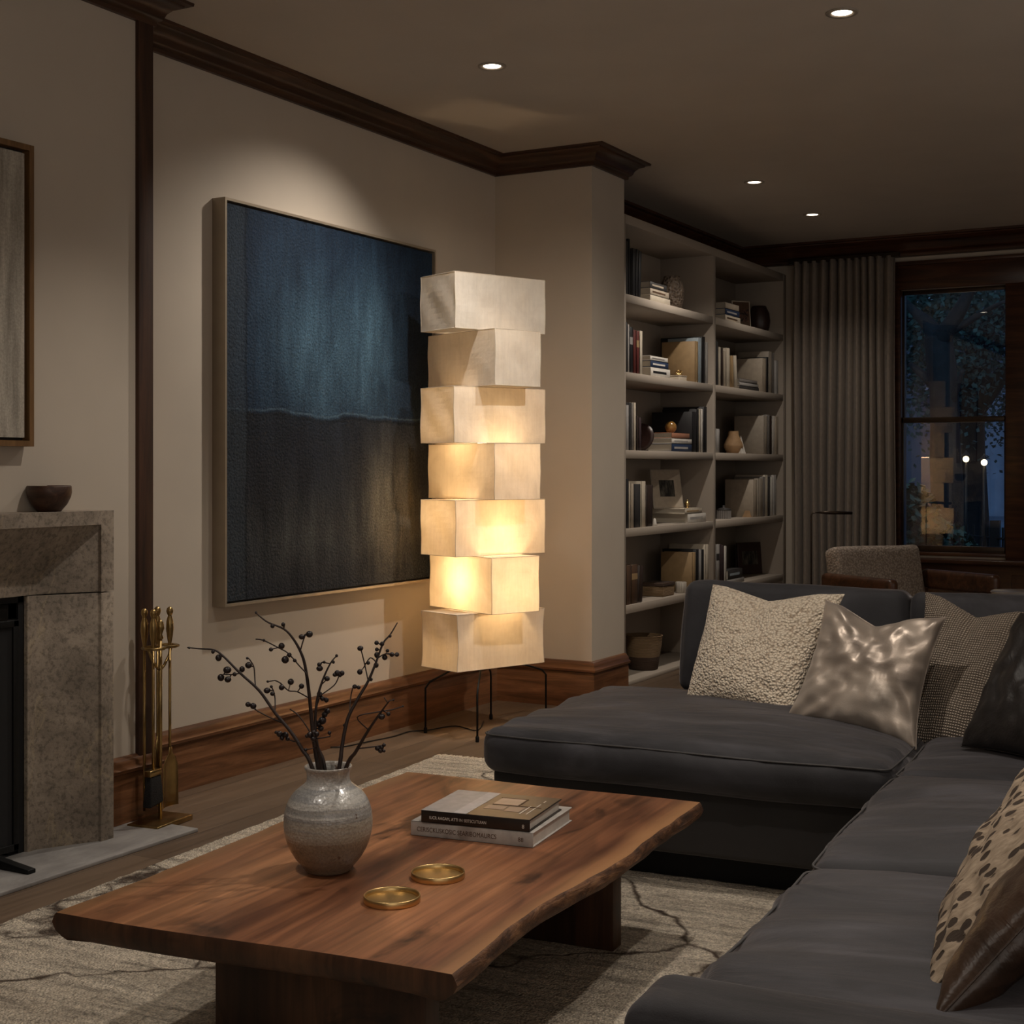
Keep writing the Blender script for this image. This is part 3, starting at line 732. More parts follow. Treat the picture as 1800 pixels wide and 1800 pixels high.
# ------------------------------------------------------------------ COFFEE TABLE
TZ = .34
tcn = [at_z(790,1712,TZ), at_z(1228,1410,TZ), at_z(720,1357,TZ), at_z(94,1603,TZ)]
tl = [Matrix.Rotation(-ROT_F,4,'Z') @ p for p in tcn]
tg = (min(p.x for p in tl)+max(p.x for p in tl))/2; tf = (min(p.y for p in tl)+max(p.y for p in tl))/2
def coffee_table():
    root = empty('coffee_table', FG(tg, tf, .012), ROT_F); tag(root, 'low live edge walnut coffee table with two slab legs on the rug', 'coffee table')
    hx = (tl[0].x-tl[3].x)/2; fy0 = tl[3].y-tf; fy0r = tl[0].y-tf; fy1 = tl[1].y-tf; z1 = TZ-.012; z0 = z1-.047
    N = 44
    def outline(off, sd):
        pts = []
        for k in range(N+1):        # right side, near -> far
            s = k/N; y = fy0r+(fy1-fy0r)*s
            x = hx + .011*math.sin(s*6.3+3.3) + .006*math.sin(s*13+1) + off + .005*noise.noise(Vector((s*14, sd, 2)))
            if s < .06: x += .012*(s/.06-1)*0
            pts.append((x, y))
        M2 = 10
        for k in range(1, M2): pts.append((hx+(-2*hx)*k/M2, fy1+off*.4+.004*math.sin(k)))
        for k in range(N+1):
            s = 1-k/N; y = fy0+(fy1-fy0)*s
            x = -hx + .010*math.sin(s*5+.6) - off + .005*noise.noise(Vector((s*14, sd, 7)))
            pts.append((x, y))
        for k in range(1, M2):
            s = k/M2; pts.append((-hx+2*hx*s, fy0+(fy0r-fy0)*s-off*.4-.006*math.sin(s*math.pi*2)))
        return pts
    rings = [(outline(0,0), z1), (outline(.004,.1), z1-.004), (outline(.009,1.2), z1-.018), (outline(.003,2.3), z1-.032), (outline(-.012,3.4), z1-.042), (outline(-.025,3.6), z0)]
    n = len(rings[0][0]); top = MB()
    vs = [(p[0],p[1],z1) for p in rings[0][0]]
    m = MB(); vv = []; ff = []
    for ri, (o, z) in enumerate(rings):
        vv += [(p[0],p[1],z) for p in o]
    for r_ in range(len(rings)-1):
        for j in range(n): j2 = (j+1)%n; ff.append((r_*n+j, (r_+1)*n+j, (r_+1)*n+j2, r_*n+j2))
    ff.append(tuple((len(rings)-1)*n+j for j in range(n-1,-1,-1)))
    ff.append(tuple(range(n)))
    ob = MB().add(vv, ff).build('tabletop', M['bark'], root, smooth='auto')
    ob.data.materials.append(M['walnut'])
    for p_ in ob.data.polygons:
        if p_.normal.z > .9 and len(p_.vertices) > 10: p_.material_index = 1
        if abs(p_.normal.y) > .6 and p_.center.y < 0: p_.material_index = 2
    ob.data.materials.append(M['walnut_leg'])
    gr = -1.205-tg; gl = -1.66-tg
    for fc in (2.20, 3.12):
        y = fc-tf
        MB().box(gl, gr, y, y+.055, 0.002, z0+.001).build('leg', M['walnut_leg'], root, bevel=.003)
    return root
coffee_table()

# vase with branches
def vase():
    c = at_z(577, 1530, TZ); s = 1.0
    root = empty('ceramic_vase', (c.x, c.y, TZ)); tag(root, 'round speckled stoneware vase standing on the coffee table', 'vase')
    pr = [(.001,0),(.044,0),(.047,.003),(.050,.010),(.062,.022),(.076,.042),(.0865,.068),(.0905,.095),(.0885,.122),(.080,.146),(.066,.163),(.051,.173),(.0445,.179),(.0425,.188),(.0435,.199),(.0475,.207),(.0485,.211),(.0465,.213),(.042,.210),(.039,.198),(.040,.180),(.060,.160),(.08,.13),(.083,.09),(.07,.045),(.04,.012),(.001,.010)]
    o = MB().lathe(pr, 56, cap0=False, cap1=False).build('vase_body', M['stoneware'], root, smooth=True, subsurf=1)
    return c
vc = vase()
vd = Vector((0,0,0))
def branch(label, pts, side, depth0, depth1):
    """pts: main stem in photo pixels, measured in an upright plane through the vase; each branch leans out of it."""
    d0 = 2.863
    def P(px, py, k): return at_d(px, py, d0+depth0+(depth1-depth0)*k)
    main = [P(px, py, i/(len(pts)-1)) for i, (px, py) in enumerate(pts)]
    # foot inside the vase
    foot = Vector((vc.x, vc.y, TZ+.04)) + (main[0]-Vector((vc.x, vc.y, main[0].z)))*(-.5)
    path = smoothpath([foot]+main, 5)
    root = empty('berry_branch', foot); tag(root, label, 'branch', 'dark berried branches in the stoneware vase')
    n = len(path); rl = [.0036*(1-i/n)+.0011 for i in range(n)]
    b = MB().tube([p-foot for p in path], rl, 6)
    rr = random.Random(len(label)); blist = []
    for (tw, bs) in side:
        q = [P(px, py, .75) for px, py in tw]
        # attach to the nearest point of the stem
        j = min(range(n), key=lambda i: (path[i]-q[0]).length)
        q[0] = path[j]; dv = Vector((rr.uniform(-.012,.012), rr.uniform(-.012,.012), 0))
        q = [a+dv*(i/(len(q))) for i, a in enumerate(q)]
        b.tube([p-foot for p in (smoothpath(q, 4))], .0014, 5)
        for (px, py, r) in bs:
            c = P(px, py, .75); k = min(q+path, key=lambda a: (a-c).length)
            b.tube([k-foot, c-foot], .0012, 4)
            blist.append((c-foot, r*d0/FP, rr.uniform(.85,1.12)))
    b.build('stem', M['twig'], root, smooth=True)
    for c_, r_, q_ in blist: MB().ball(c_, r_, 10, (1,1,q_)).build('berry', M['berry'], root, smooth=True)
Z = lambda zx, zy: (300+zx/3.6, 1050+zy/3.6)
def zz(*a): return [Z(*p) for p in a]
def bb(*a): return [(Z(x,y)[0], Z(x,y)[1], r/3.6) for x, y, r in a]
branch('berried branch reaching farthest left from the vase', zz((900,1090),(830,960),(760,850),(660,730),(560,590),(440,480),(330,370),(270,332),(180,325),(105,318)),
  [(zz((440,490),(390,490),(345,488)), bb((358,460,26),(318,508,22),(362,520,22),(405,487,14))), (zz((330,370),(305,380)), bb((303,383,20),(268,345,12),(118,320,8))),
   (zz((545,580),(530,520),(520,440),(488,390)), bb((493,430,22),(452,455,18),(485,385,9))), (zz((655,720),(645,640),(620,590)), bb((610,590,22),(645,610,16),(637,565,10))),
   (zz((720,800),(620,755),(545,715)), bb((523,688,20),(490,678,18))), (zz((800,930),(745,905),(710,870)), bb((690,865,20),(725,870,22),(705,890,16),(668,855,12),(740,895,14)))], -.02, .03)
branch('tallest berried branch leaning left with bare curling tip', zz((935,1090),(905,900),(885,700),(875,600),(850,430),(820,340),(770,255),(715,200),(620,160),(570,125),(538,97)),
  [(zz((820,345),(845,280),(870,235)), bb((830,250,20),(878,233,22))), (zz((715,195),(712,165)), bb((712,172,13),(645,182,14),(540,97,8))),
   (zz((880,600),(870,500),(815,430),(750,355),(690,320),(600,275),(553,268)), bb((725,395,24),(702,308,20),(635,330,14),(752,365,14),(785,400,12),(590,272,9))),
   (zz((875,645),(800,598),(740,590),(690,545),(650,525)), bb((702,570,18),(760,535,20),(828,562,17),(615,533,9)))], .0, -.03)
branch('berried branch standing upright in the middle of the vase', zz((975,1090),(930,950),(915,830),(925,660),(960,530),(1010,420),(1050,370)),
  [(zz((1010,430),(970,412)), bb((943,450,22),(940,425,14),(972,410,9))), (zz((1000,640),(1030,560),(1060,500)), bb((1055,480,20),(1085,480,16),(1040,490,16),(1072,492,14))), (zz((960,560),(985,520)), bb((990,515,18),(1030,410,10),(1050,370,10))),
   (zz((925,700),(940,620)), bb((942,612,18),(985,650,16),(960,640,16))), (zz((920,800),(960,760),(990,700)), bb((960,780,26),(935,800,24),(975,740,20),(950,830,20),(992,720,18)))], .02, .05)
branch('short berried branch with clustered fruit at the vase mouth', zz((955,1090),(925,930),(905,870)),
  [(zz((905,880),(880,870)), bb((880,870,18),(905,895,20),(925,865,16),(862,878,12),(905,855,14))), (zz((930,930),(870,830),(815,750),(765,712)), bb((855,965,12))), (zz((940,900),(1000,880)), bb((1005,858,12)))], -.03, -.05)
branch('berried branch rising to the upper right with slender tip', zz((1065,1090),(1085,940),(1120,770),(1180,650),(1250,530),(1300,410),(1345,290),(1390,235),(1435,160)),
  [(zz((1245,520),(1235,420),(1220,330)), bb((1200,323,20),(1250,415,13),(1268,520,11))), (zz((1300,400),(1260,385),(1215,450)), bb((1197,472,18))), (zz((1305,390),(1360,355),(1430,360)), bb((1355,380,18),(1400,362,16),(1432,362,15),(1372,338,12),(1305,365,18),(1300,430,17))),
   (zz((1335,300),(1305,290)), bb((1303,288,15),(1338,295,15),(1305,330,13),(1388,245,11))), (zz((1130,740),(1145,640),(1165,575)), bb((1165,565,16),(1190,570,13),(1100,810,11)))], .0, .06)
branch('lowest berried branch spreading to the right of the vase', zz((1105,1090),(1170,980),(1240,860),(1300,770),(1350,700),(1385,655)),
  [(zz((1170,985),(1230,950),(1290,940)), bb((1310,955,18),(1328,970,16),(1350,935,12),(1335,950,14),(1350,972,10))), (zz((1300,775),(1330,740)), bb((1335,755,22),(1378,738,14))), (zz((1385,655),(1340,630)), bb((1410,650,7))), (zz((1130,795),(1180,760),(1300,730),(1400,715),(1470,695)), bb((1470,690,7)))], -.02, -.06)

# coasters
def coaster(px, py, r, label):
    c = at_z(px, py, TZ+.004); o = empty('brass_coaster', (c.x, c.y, TZ)); tag(o, label, 'coaster', 'round brass coasters')
    MB().lathe([(.001,0),(r-.001,0),(r,.002),(r,.0125),(r-.001,.0135),(r-.003,.0125),(r-.0035,.0045)], 64, cap0=False, cap1=False).build('rim', M['brass'], o, smooth=True)
    MB().lathe([(.001,.004),(r-.0032,.004),(r-.0032,.0046),(.001,.0046)], 48, cap0=False, cap1=False).build('dish', M['brass'], o)
coaster(689, 1581, .0535, 'brass coaster nearest the front edge of the table')
coaster(770, 1539, .0535, 'brass coaster farther back, nearer the books')

# ------------------------------------------------------------------ BOOKS
colors = {}
def bmat(name, col, rough=.55):
    if name not in colors: colors[name] = plain('cover_'+name, col, rough, 0, 30, .12, .05)
    return colors[name]
PAL = dict(black=(.012,.011,.012), charcoal=(.04,.037,.036), navy=(.018,.035,.085), red=(.11,.018,.014), brown=(.085,.045,.024), tan=(.36,.24,.12), cream=(.55,.48,.38), white=(.68,.64,.58),
           grey=(.22,.20,.185), lightgrey=(.38,.36,.34), blue=(.32,.38,.42), terracotta=(.38,.17,.10), beige=(.42,.35,.27), darkbrown=(.035,.02,.014), plum=(.05,.03,.032), oatmeal=(.36,.31,.25))
CN = dict(lightgrey='light grey', darkbrown='dark brown', blue='pale blue')
def book_parts(root, w, d, h, mat):
    """closed upright book, spine at +x (towards the room), width w in y, depth d back in -x, height h."""
    t_ = min(.003, w*.16)
    m = MB()
    m.box(-d, 0, -w/2, -w/2+t_, 0, h); m.box(-d, 0, w/2-t_, w/2, 0, h); m.box(-t_, 0, -w/2, w/2, 0, h)
    m.build('cover', mat, root, bevel=.0007, seg=1)
    MB().box(-d+.005, -t_, -w/2+t_, w/2-t_, .003, h-.004).build('pages', M['pages'], root)
BX = -3.125     # spines line
def upright(px0, px1, ytop, zsh, col, label, group, lean=0, d=None, D=BX, band=None):
    a = at_D(px0, 800, D).y; b = at_D(px1, 800, D).y
    w = (b-a)*.94; yc = (a+b)/2
    dd = at_D((px0+px1)/2, ytop, D); h = dd.z-zsh
    d = d or min(.24, max(.13, h*.78))
    o = empty('book', (D, yc, zsh+.0005), 0, (R(-lean), 0, 0))
    if lean: o.location.z += abs(math.sin(R(lean)))*w/2
    tag(o, label, 'book', group)
    book_parts(o, w, d, h, bmat(col, PAL[col]))
    if band:
        MB().box(-.001, .0006, -w/2+.002, w/2-.002, h*.62, h*.78).build('spine_label', bmat(band, PAL[band]), o)
    return o
def flat(px0, px1, zsh, th, col, label, group, d=.20, D=BX, stripe=None, turn=0):
    a = at_D(px0, 800, D).y; b = at_D(px1, 800, D).y; w = b-a
    o = empty('book', (D, (a+b)/2, zsh+.0003), R(turn)); tag(o, label, 'book', group)
    t_ = .0028; m = MB(); m.box(-d, 0, -w/2, w/2, 0, t_); m.box(-d, 0, -w/2, w/2, th-t_, th); m.box(-t_, 0, -w/2, w/2, 0, th)
    m.build('cover', bmat(col, PAL[col]), o, bevel=.0007, seg=1)
    MB().box(-d+.005, -t_, -w/2+.004, w/2-.004, t_, th-t_).build('pages', M['pages'], o)
    if stripe: MB().box(-.001, .0007, -w*.38, w*.30, th*.36, th*.62).build('spine_print', bmat(stripe, PAL[stripe]), o)
    return zsh+th+.0006
ZS = [2.08, 1.666, 1.252, .835, .427, .022]
ORD = ['first','second','third','fourth','fifth','sixth','seventh','eighth','ninth']
ROWN = ['top shelf','second shelf','third shelf','fourth shelf','fifth shelf']
def row(bay, r, side, items):
    z = ZS[r]; grp = f'upright books at the {side} of the {ROWN[r]} in the {bay} bay'
    for i, it in enumerate(items):
        px0, px1, yt, col = it[:4]; k = it[4] if len(it) > 4 else {}
        nm = CN.get(col, col); st = 'leaning' if k.get('lean') else 'upright'
        upright(px0, px1, yt, z, col, f'{st} {nm} book, {ORD[i]} in {side} row, {ROWN[r]}, {bay} bookcase bay', grp, **k)
def stack(bay, r, items, th=.034, **kw):
    z = ZS[r]; n = len(items); grp = f'flat stacked books on the {ROWN[r]} in the {bay} bay'
    pos = {1:['single'],2:['lower','upper'],3:['bottom','middle','top'],4:['bottom','second','third','top']}[n]
    for i, it in enumerate(items):
        px0, px1, col = it[:3]; k = dict(it[3]) if len(it) > 3 else {}; k.update({a: b for a, b in kw.items() if a not in k}); t2 = k.pop('th', th)
        z = flat(px0, px1, z, t2, col, f'{CN.get(col,col)} book lying {pos[i]} in flat stack, {ROWN[r]}, {bay} bookcase bay', grp, **k)
    return z
row('left',0,'left',[(1100.5,1104,424,'charcoal'),(1104.5,1107.5,420,'black'),(1111,1116.5,437,'black',dict(lean=3)),(1117,1121,438,'black',dict(lean=3.5)),(1121.5,1126,441,'black',dict(lean=4))])
z01 = stack('left',0,[(1143,1178,'cream'),(1143,1176,'beige',dict(stripe='brown')),(1143,1172,'charcoal',dict(stripe='beige'))], .036)
z02 = stack('right',0,[(1275,1301.5,'cream',dict(stripe='brown')),(1275,1300,'navy',dict(stripe='lightgrey')),(1275,1299,'beige')], .038)
row('left',1,'left',[(1100.5,1103,566,'charcoal'),(1103.5,1106.5,570,'lightgrey'),(1107,1112.5,575,'black',dict(band='lightgrey')),(1113,1118,580,'red'),(1118.5,1124,582,'red',dict(band='tan')),(1124.5,1129.5,582,'cream')])
zt1 = stack('left',1,[(1144,1178,'white',dict(th=.05,stripe='black')),(1144,1175,'navy',dict(stripe='white')),(1143,1174,'white',dict(stripe='grey',th=.026))], .036)
row('left',1,'right',[(1222,1227.5,600,'tan',dict(d=.215)),(1228.5,1233,594,'blue',dict(d=.2)),(1234.5,1239.5,592,'black',dict(d=.27)),(1240.5,1244.5,602,'lightgrey')])
row('right',1,'left',[(1258.5,1262.5,600,'charcoal'),(1259+4,1267,610,'cream'),(1268,1271,612,'darkbrown'),(1271.5,1276,617,'beige'),(1277,1283,612,'cream'),(1286,1290.5,626,'tan',dict(lean=-5)),(1292,1297,626,'cream',dict(lean=-7))])
zt1r = stack('right',1,[(1300,1334,'charcoal'),(1300,1333,'lightgrey'),(1300,1331,'grey')], .022, d=.16)
row('right',1,'right',[(1341,1347,630,'beige',dict(d=.22)),(1348,1351,628,'black'),(1352,1357,618,'oatmeal'),(1357.5,1361,620,'grey'),(1365,1368,634,'lightgrey')])
row('left',2,'left',[(1100.5,1105.5,712,'lightgrey'),(1106,1109.5,708,'charcoal'),(1110,1113,709,'grey'),(1113.5,1118,708,'cream'),(1119,1122.5,731,'darkbrown'),(1123,1127.5,734,'plum')])
zt2 = stack('left',2,[(1181,1216,'navy',dict(th=.045,stripe='lightgrey',d=.22)),(1181,1216,'white',dict(th=.03,d=.22,stripe='lightgrey')),(1181,1212,'terracotta',dict(d=.22))], .032)
row('left',2,'right',[(1217,1223.5,724,'black',dict(d=.26)),(1224.5,1228,719,'black',dict(d=.22)),(1228.5,1231.5,719,'cream'),(1232,1235.5,719,'white'),(1238,1242.5,715,'black',dict(d=.27))])
row('right',2,'left',[(1259,1265,754,'lightgrey',dict(d=.12))])
row('right',2,'right',[(1343,1349,731,'oatmeal',dict(d=.21)),(1350,1353,729,'grey'),(1353.5,1357,731,'darkbrown'),(1358,1361.5,731,'white'),(1364,1368,732,'beige')])
row('left',3,'left',[(1100.5,1105,842,'black'),(1105.5,1108,848,'cream'),(1109,1114,850,'beige'),(1115.5,1126,851,'charcoal'),(1127.5,1135,846,'cream'),(1137,1147,853,'darkbrown',dict(lean=2))])
zt3 = stack('left',3,[(1209,1241,'white',dict(stripe='lightgrey',d=.24,th=.054)),(1204,1234,'cream',dict(stripe='tan',d=.24))], .03)
row('right',3,'right',[(1325,1331,843,'beige',dict(d=.2)),(1333,1341,841,'oatmeal',dict(d=.13)),(1342,1345,838,'grey'),(1346,1349.5,835,'cream'),(1351,1354,838,'charcoal'),(1355,1358.5,839,'white'),(1361,1364.5,835,'lightgrey')])
row('left',4,'left',[(1101,1109,994,'brown'),(1110,1121,993,'brown',dict(band='tan')),(1122.5,1129,995,'darkbrown',dict(lean=6))])
row('left',4,'right',[(1217,1223,971,'tan',dict(d=.2)),(1224.5,1228.5,966,'black',dict(d=.22)),(1230,1233,966,'lightgrey'),(1234,1237.5,966,'black'),(1240.5,1245.5,957,'cream',dict(d=.24))])
row('right',4,'left',[(1259,1265,957,'lightgrey',dict(band='charcoal')),(1266,1269,957,'plum'),(1270,1273,959,'plum'),(1274.5,1277,960,'white')])
zt4 = stack('right',4,[(1279,1308,'lightgrey',dict(th=.03,d=.13)),(1280,1305,'charcoal',dict(th=.058,stripe='blue',d=.12))])

# bookcase
def bookcase():
    y0 = at_D(1096.5, 800, -3.11).y; y1 = at_D(1381.5, 800, -3.11).y
    ym0 = at_D(1253.5, 800, -3.11).y; ym1 = at_D(1258, 800, -3.11).y
    ya = at_D(1100.3, 800, -3.11).y; yb = at_D(1376.5, 800, -3.11).y
    root = empty('bookcase', (-3.47, (y0+y1)/2, 0)); tag(root, 'tall painted built in bookcase with two open bays between pier and curtain', 'bookcase')
    oy = root.location.y; X0, X1 = 0, .36; S = M['cream_shelf']
    def bx(n, a, b, z0, z1, x0=X0, x1=X1): MB().box(x0, x1, a-oy, b-oy, z0, z1).build(n, S, root, bevel=.0012, seg=1)
    bx('side_panel', y0, ya, 0, 2.5); bx('side_panel', yb, y1, 0, 2.5); bx('divider', ym0, ym1, .022, 2.452)
    bx('top_panel', ya, yb, 2.452, 2.5)
    bx('back_panel', ya, yb, .0, 2.46, X0, .014)
    for k, z in enumerate(ZS):
        for a, b in ((ya, ym0), (ym1, yb)):
            bx('shelf', a, b, z-(.044 if k < 5 else .022), z, .014)
bookcase()
# shelf ornaments
def orn(name, px, D, z, rot=0): 
    p = at_D(px, 800, D); return empty(name, (D, p.y, z), rot)
o = orn('textured_vase', 1181, -3.24, ZS[0]); tag(o, 'dimpled brown ceramic vase on the top shelf beside a book stack', 'vase')
t = NT('dimpled_clay'); v = t.vor(t.co(), 60); t.bump(v, 1, .01); M['dimple'] = t.set(t.ramp(v, [(0,(.05,.035,.025)),(.7,(.17,.125,.09))]), .55)
MB().lathe([(.001,0),(.045,0),(.06,.03),(.072,.08),(.074,.12),(.066,.165),(.052,.195),(.048,.21),(.043,.21),(.046,.19),(.06,.15),(.001,.14)], 32, cap0=False, cap1=False).build('vase_body', M['dimple'], o, smooth=True)
M['darkclay'] = plain('dark_glaze', (.035,.016,.013), .4)
o = orn('dark_vase', 1334, -3.24, ZS[0]); tag(o, 'wide dark red brown vase at the right end of the top shelf', 'vase')
MB().lathe([(.001,0),(.055,0),(.072,.04),(.078,.09),(.072,.14),(.055,.175),(.05,.19),(.045,.19),(.05,.17),(.001,.15)], 32, cap0=False, cap1=False).build('vase_body', M['darkclay'], o, smooth=True)
o = orn('tan_vase', 1289.5, -3.21, ZS[2]); tag(o, 'faceted tan clay vase with narrow neck on the third shelf', 'vase')
M['tanclay'] = plain('tan_clay', (.36,.22,.11), .7, 0, 25, .2, .2)
MB().lathe([(.001,0),(.035,0),(.045,.006),(.066,.045),(.064,.06),(.036,.118),(.034,.146),(.030,.146),(.031,.118),(.001,.10)], 9, cap0=False, cap1=False).build('vase_body', M['tanclay'], o, smooth='auto')
o = orn('amber_ball', 1179, -3.215, zt2); tag(o, 'glossy amber ball resting on the terracotta book', 'ornament')
t = NT('amber'); n = t.noise(t.co(), 30, 4, .6, 1); M['amber'] = t.set(t.ramp(n, [(.3,(.16,.07,.015)),(.7,(.40,.22,.06))]), .18, Coat_Weight=.8)
MB().ball((0,0,.036), .036, 24).build('ball', M['amber'], o, smooth=True)
MB().lathe([(.012,0),(.014,.001),(.010,.005)], 16).build('ball_stand', M['darkmetal'], o)
o = orn('white_stone_wedge', 1306, -3.15, ZS[2]); tag(o, 'small white pointed stone leaning by the tan vase', 'ornament')
MB().add([(-.03,-.022,0),(.0,-.03,0),(.01,.028,0),(-.03,.026,0),(-.012,-.006,.118)], [(0,3,2,1),(0,1,4),(1,2,4),(2,3,4),(3,0,4)]).build('stone', bmat('white', PAL['white']), o)
o = orn('round_plate', 1137, -3.22, ZS[2]); tag(o, 'dark round plate standing on edge on the third shelf', 'plate'); 
MB().lathe([(.001,0),(.05,.002),(.078,.010),(.08,.013),(.05,.008),(.001,.005)], 40, Matrix.Translation((-.05,.045,.079)) @ Matrix.Rotation(R(80),4,'X') @ Matrix.Rotation(R(0),4,'Y'), cap0=False, cap1=False).build('plate_body', M['darkclay'], o, smooth=True)
MB().box(-.08,-.02,.02,.065,0,.010).build('plate_stand', M['darkmetal'], o)
# brass trinket and small box on second shelf
o = orn('small_box', 1201, -3.15, ZS[1]); tag(o, 'small pale cream box on the second shelf, left bay', 'box')
MB().box(-.09,.0,-.065,.055,0,.027).build('box_body', bmat('cream', PAL['cream']), o, bevel=.002); MB().box(-.092,.002,-.067,.057,.027,.034).build('lid', bmat('beige', PAL['beige']), o, bevel=.002)
o2 = orn('brass_knot', 1193, -3.19, ZS[1]+.0345); tag(o2, 'tiny brass knot ornament on the small pale box', 'ornament')
m = MB(); m.tube([(.014*math.cos(a)*(1+.3*math.cos(3*a/2)), .02*math.sin(a), .018+.012*math.sin(1.5*a)) for a in [i*4*math.pi/40 for i in range(41)]], .004, 6); m.build('knot', M['brass'], o2, smooth=True)
# black tray behind the books, shelf 2 left
# framed pictures
def pict(px, D, z, w, h, lean, yaw, frame, matc, img, label, dep=.014, mw=.35):
    o = orn('picture_frame', px, D, z); o.rotation_euler = (0, R(-lean), R(yaw)); tag(o, label, 'picture frame')
    MB().box(-dep,0,-w/2,w/2,0,h).build('frame', frame, o, bevel=.0015)
    MB().box(-.002,.0012,-w/2+.007,w/2-.007,.007,h-.007).build('mat', matc, o)
    MB().box(0,.0020,-w/2*mw*1.1,w/2*mw*1.1,h*.30,h*.72).build('print', img, o)
    return o
t = NT('dark_print'); n = t.noise(t.co(scale=(1,3,1)), 18, 4); M['print'] = t.set(t.ramp(n, [(.4,(.012,.011,.010)),(.7,(.13,.115,.09))]), .4)
t = NT('sepia_print'); n = t.noise(t.co(), 22, 4, .6, 1); M['print2'] = t.set(t.ramp(n, [(.42,(.010,.007,.006)),(.7,(.22,.10,.06))]), .4)
oat = bmat('oatmeal', PAL['oatmeal'])
pict(1176, -3.235, zt3, .205, .235, 12, -36, oat, bmat('beige', PAL['beige']), M['print'], 'pale matted frame with small dark print leaning on the fourth shelf', mw=.45)
pict(1305, -3.25, ZS[0], .14, .20, 6, -38, bmat('cream', PAL['cream']), bmat('brown', PAL['brown']), M['print2'], 'small cream edged frame behind the top shelf book stack', mw=.7)
pict(1326, -3.245, ZS[1]+.0, .17, .20, 5, -62, oat, bmat('beige', PAL['beige']), M['print2'], 'pale frame holding a dark figure print on the second shelf', mw=.62)
pict(1320, -3.30, ZS[4], .21, .22, 6, -30, M['darkclay'], M['darkclay'], M['print'], 'dark red brown framed panel leaning on the fifth shelf', mw=.6)
# figurine on stack
o = orn('brass_figurine', 1208, -3.17, zt3); tag(o, 'tiny brass beaded figurine on the cream book, fourth shelf', 'ornament')
MB().lathe([(.001,0),(.012,0),(.013,.004),(.008,.008),(.014,.018),(.016,.026),(.012,.036),(.005,.041),(.007,.045),(.003,.050),(.001,.051)], 16).build('figurine_body', M['brass'], o, smooth=True)
o = orn('white_cone', 1150.5, -3.14, ZS[3]); tag(o, 'tiny white rounded cone at the end of the upright books, fourth shelf', 'ornament')
MB().lathe([(.001,0),(.012,0),(.012,.012),(.008,.034),(.003,.042),(.001,.043)], 16).build('cone_body', bmat('white', PAL['white']), o, smooth=True)
# lidded pot
o = orn('lidded_pot', 1272, -3.20, ZS[3]); tag(o, 'ribbed grey lidded pot on the fourth shelf, right bay', 'pot')
m = MB(); vs = []
pts = [(( .046+.002*math.cos(k*math.pi))*math.cos(k*2*math.pi/48), (.046+.002*math.cos(k*math.pi))*math.sin(k*2*math.pi/48)) for k in range(48)]
MB().prism(pts, 0, .055).build('pot_body', bmat('grey', PAL['grey']), o)
MB().lathe([(.001,.055),(.048,.055),(.049,.060),(.03,.068),(.008,.072),(.010,.080),(.006,.086),(.001,.087)], 32).build('lid', bmat('charcoal', PAL['charcoal']), o, smooth=True)
# wooden wedge
o = orn('wooden_wedge', 1315, -3.17, ZS[3]); tag(o, 'small pointed tan wooden pyramid before the books, fourth shelf', 'ornament')
MB().add([(-.03,-.03,0),(.03,-.03,0),(.03,.03,0),(-.03,.03,0),(0,0,.085)], [(0,3,2,1),(0,1,4),(1,2,4),(2,3,4),(3,0,4)]).build('pyramid', M['tanclay'], o)
# woven box, cup
o = orn('woven_box', 1156, -3.21, ZS[4]); tag(o, 'low lidded woven straw box on the fifth shelf', 'box')
MB().box(-.07,.07,-.082,.082,0,.058).build('box_body', M['wicker'], o, bevel=.006); MB().box(-.073,.073,-.085,.085,.058,.078).build('lid', M['wicker_d'], o, bevel=.004)
o = orn('ceramic_cup', 1197, -3.16, ZS[4]); tag(o, 'small white patterned ceramic cup on the fifth shelf', 'cup')
t = NT('patterned_cup'); b_ = t.new('ShaderNodeTexBrick', i_Scale=60.0, i_Mortar_Size=.03); b_.inputs['Color1'].default_value = (.62,.57,.5,1); b_.inputs['Color2'].default_value = (.5,.46,.4,1); b_.inputs['Mortar'].default_value = (.28,.24,.2,1); t.l.new(t.co(), b_.inputs['Vector']); M['cup'] = t.set(b_.outputs[0], .5)
MB().lathe([(.001,0),(.028,0),(.032,.004),(.033,.062),(.031,.064),(.029,.062),(.028,.010),(.001,.008)], 28, cap0=False, cap1=False).build('cup_body', M['cup'], o, smooth=True)
# basket
o = orn('straw_basket', 1131, -3.235, ZS[5]); tag(o, 'round straw basket with dark base on the bottom shelf', 'basket')
MB().lathe([(.075,0),(.082,.004),(.090,.06),(.092,.075)], 36, cap1=False).build('basket_base', M['wicker_d'], o, smooth=True)
MB().lathe([(.092,.075),(.103,.14),(.107,.185),(.106,.192),(.102,.19),(.098,.14),(.085,.06),(.07,.012),(.001,.010)], 36, cap0=False, cap1=False).build('basket_body', M['wicker'], o, smooth=True)
MB().tube([(.107*math.cos(a),.107*math.sin(a),.19) for a in [k*2*math.pi/36 for k in range(37)]], .004, 6).build('basket_rim', M['wicker'], o, smooth=True)

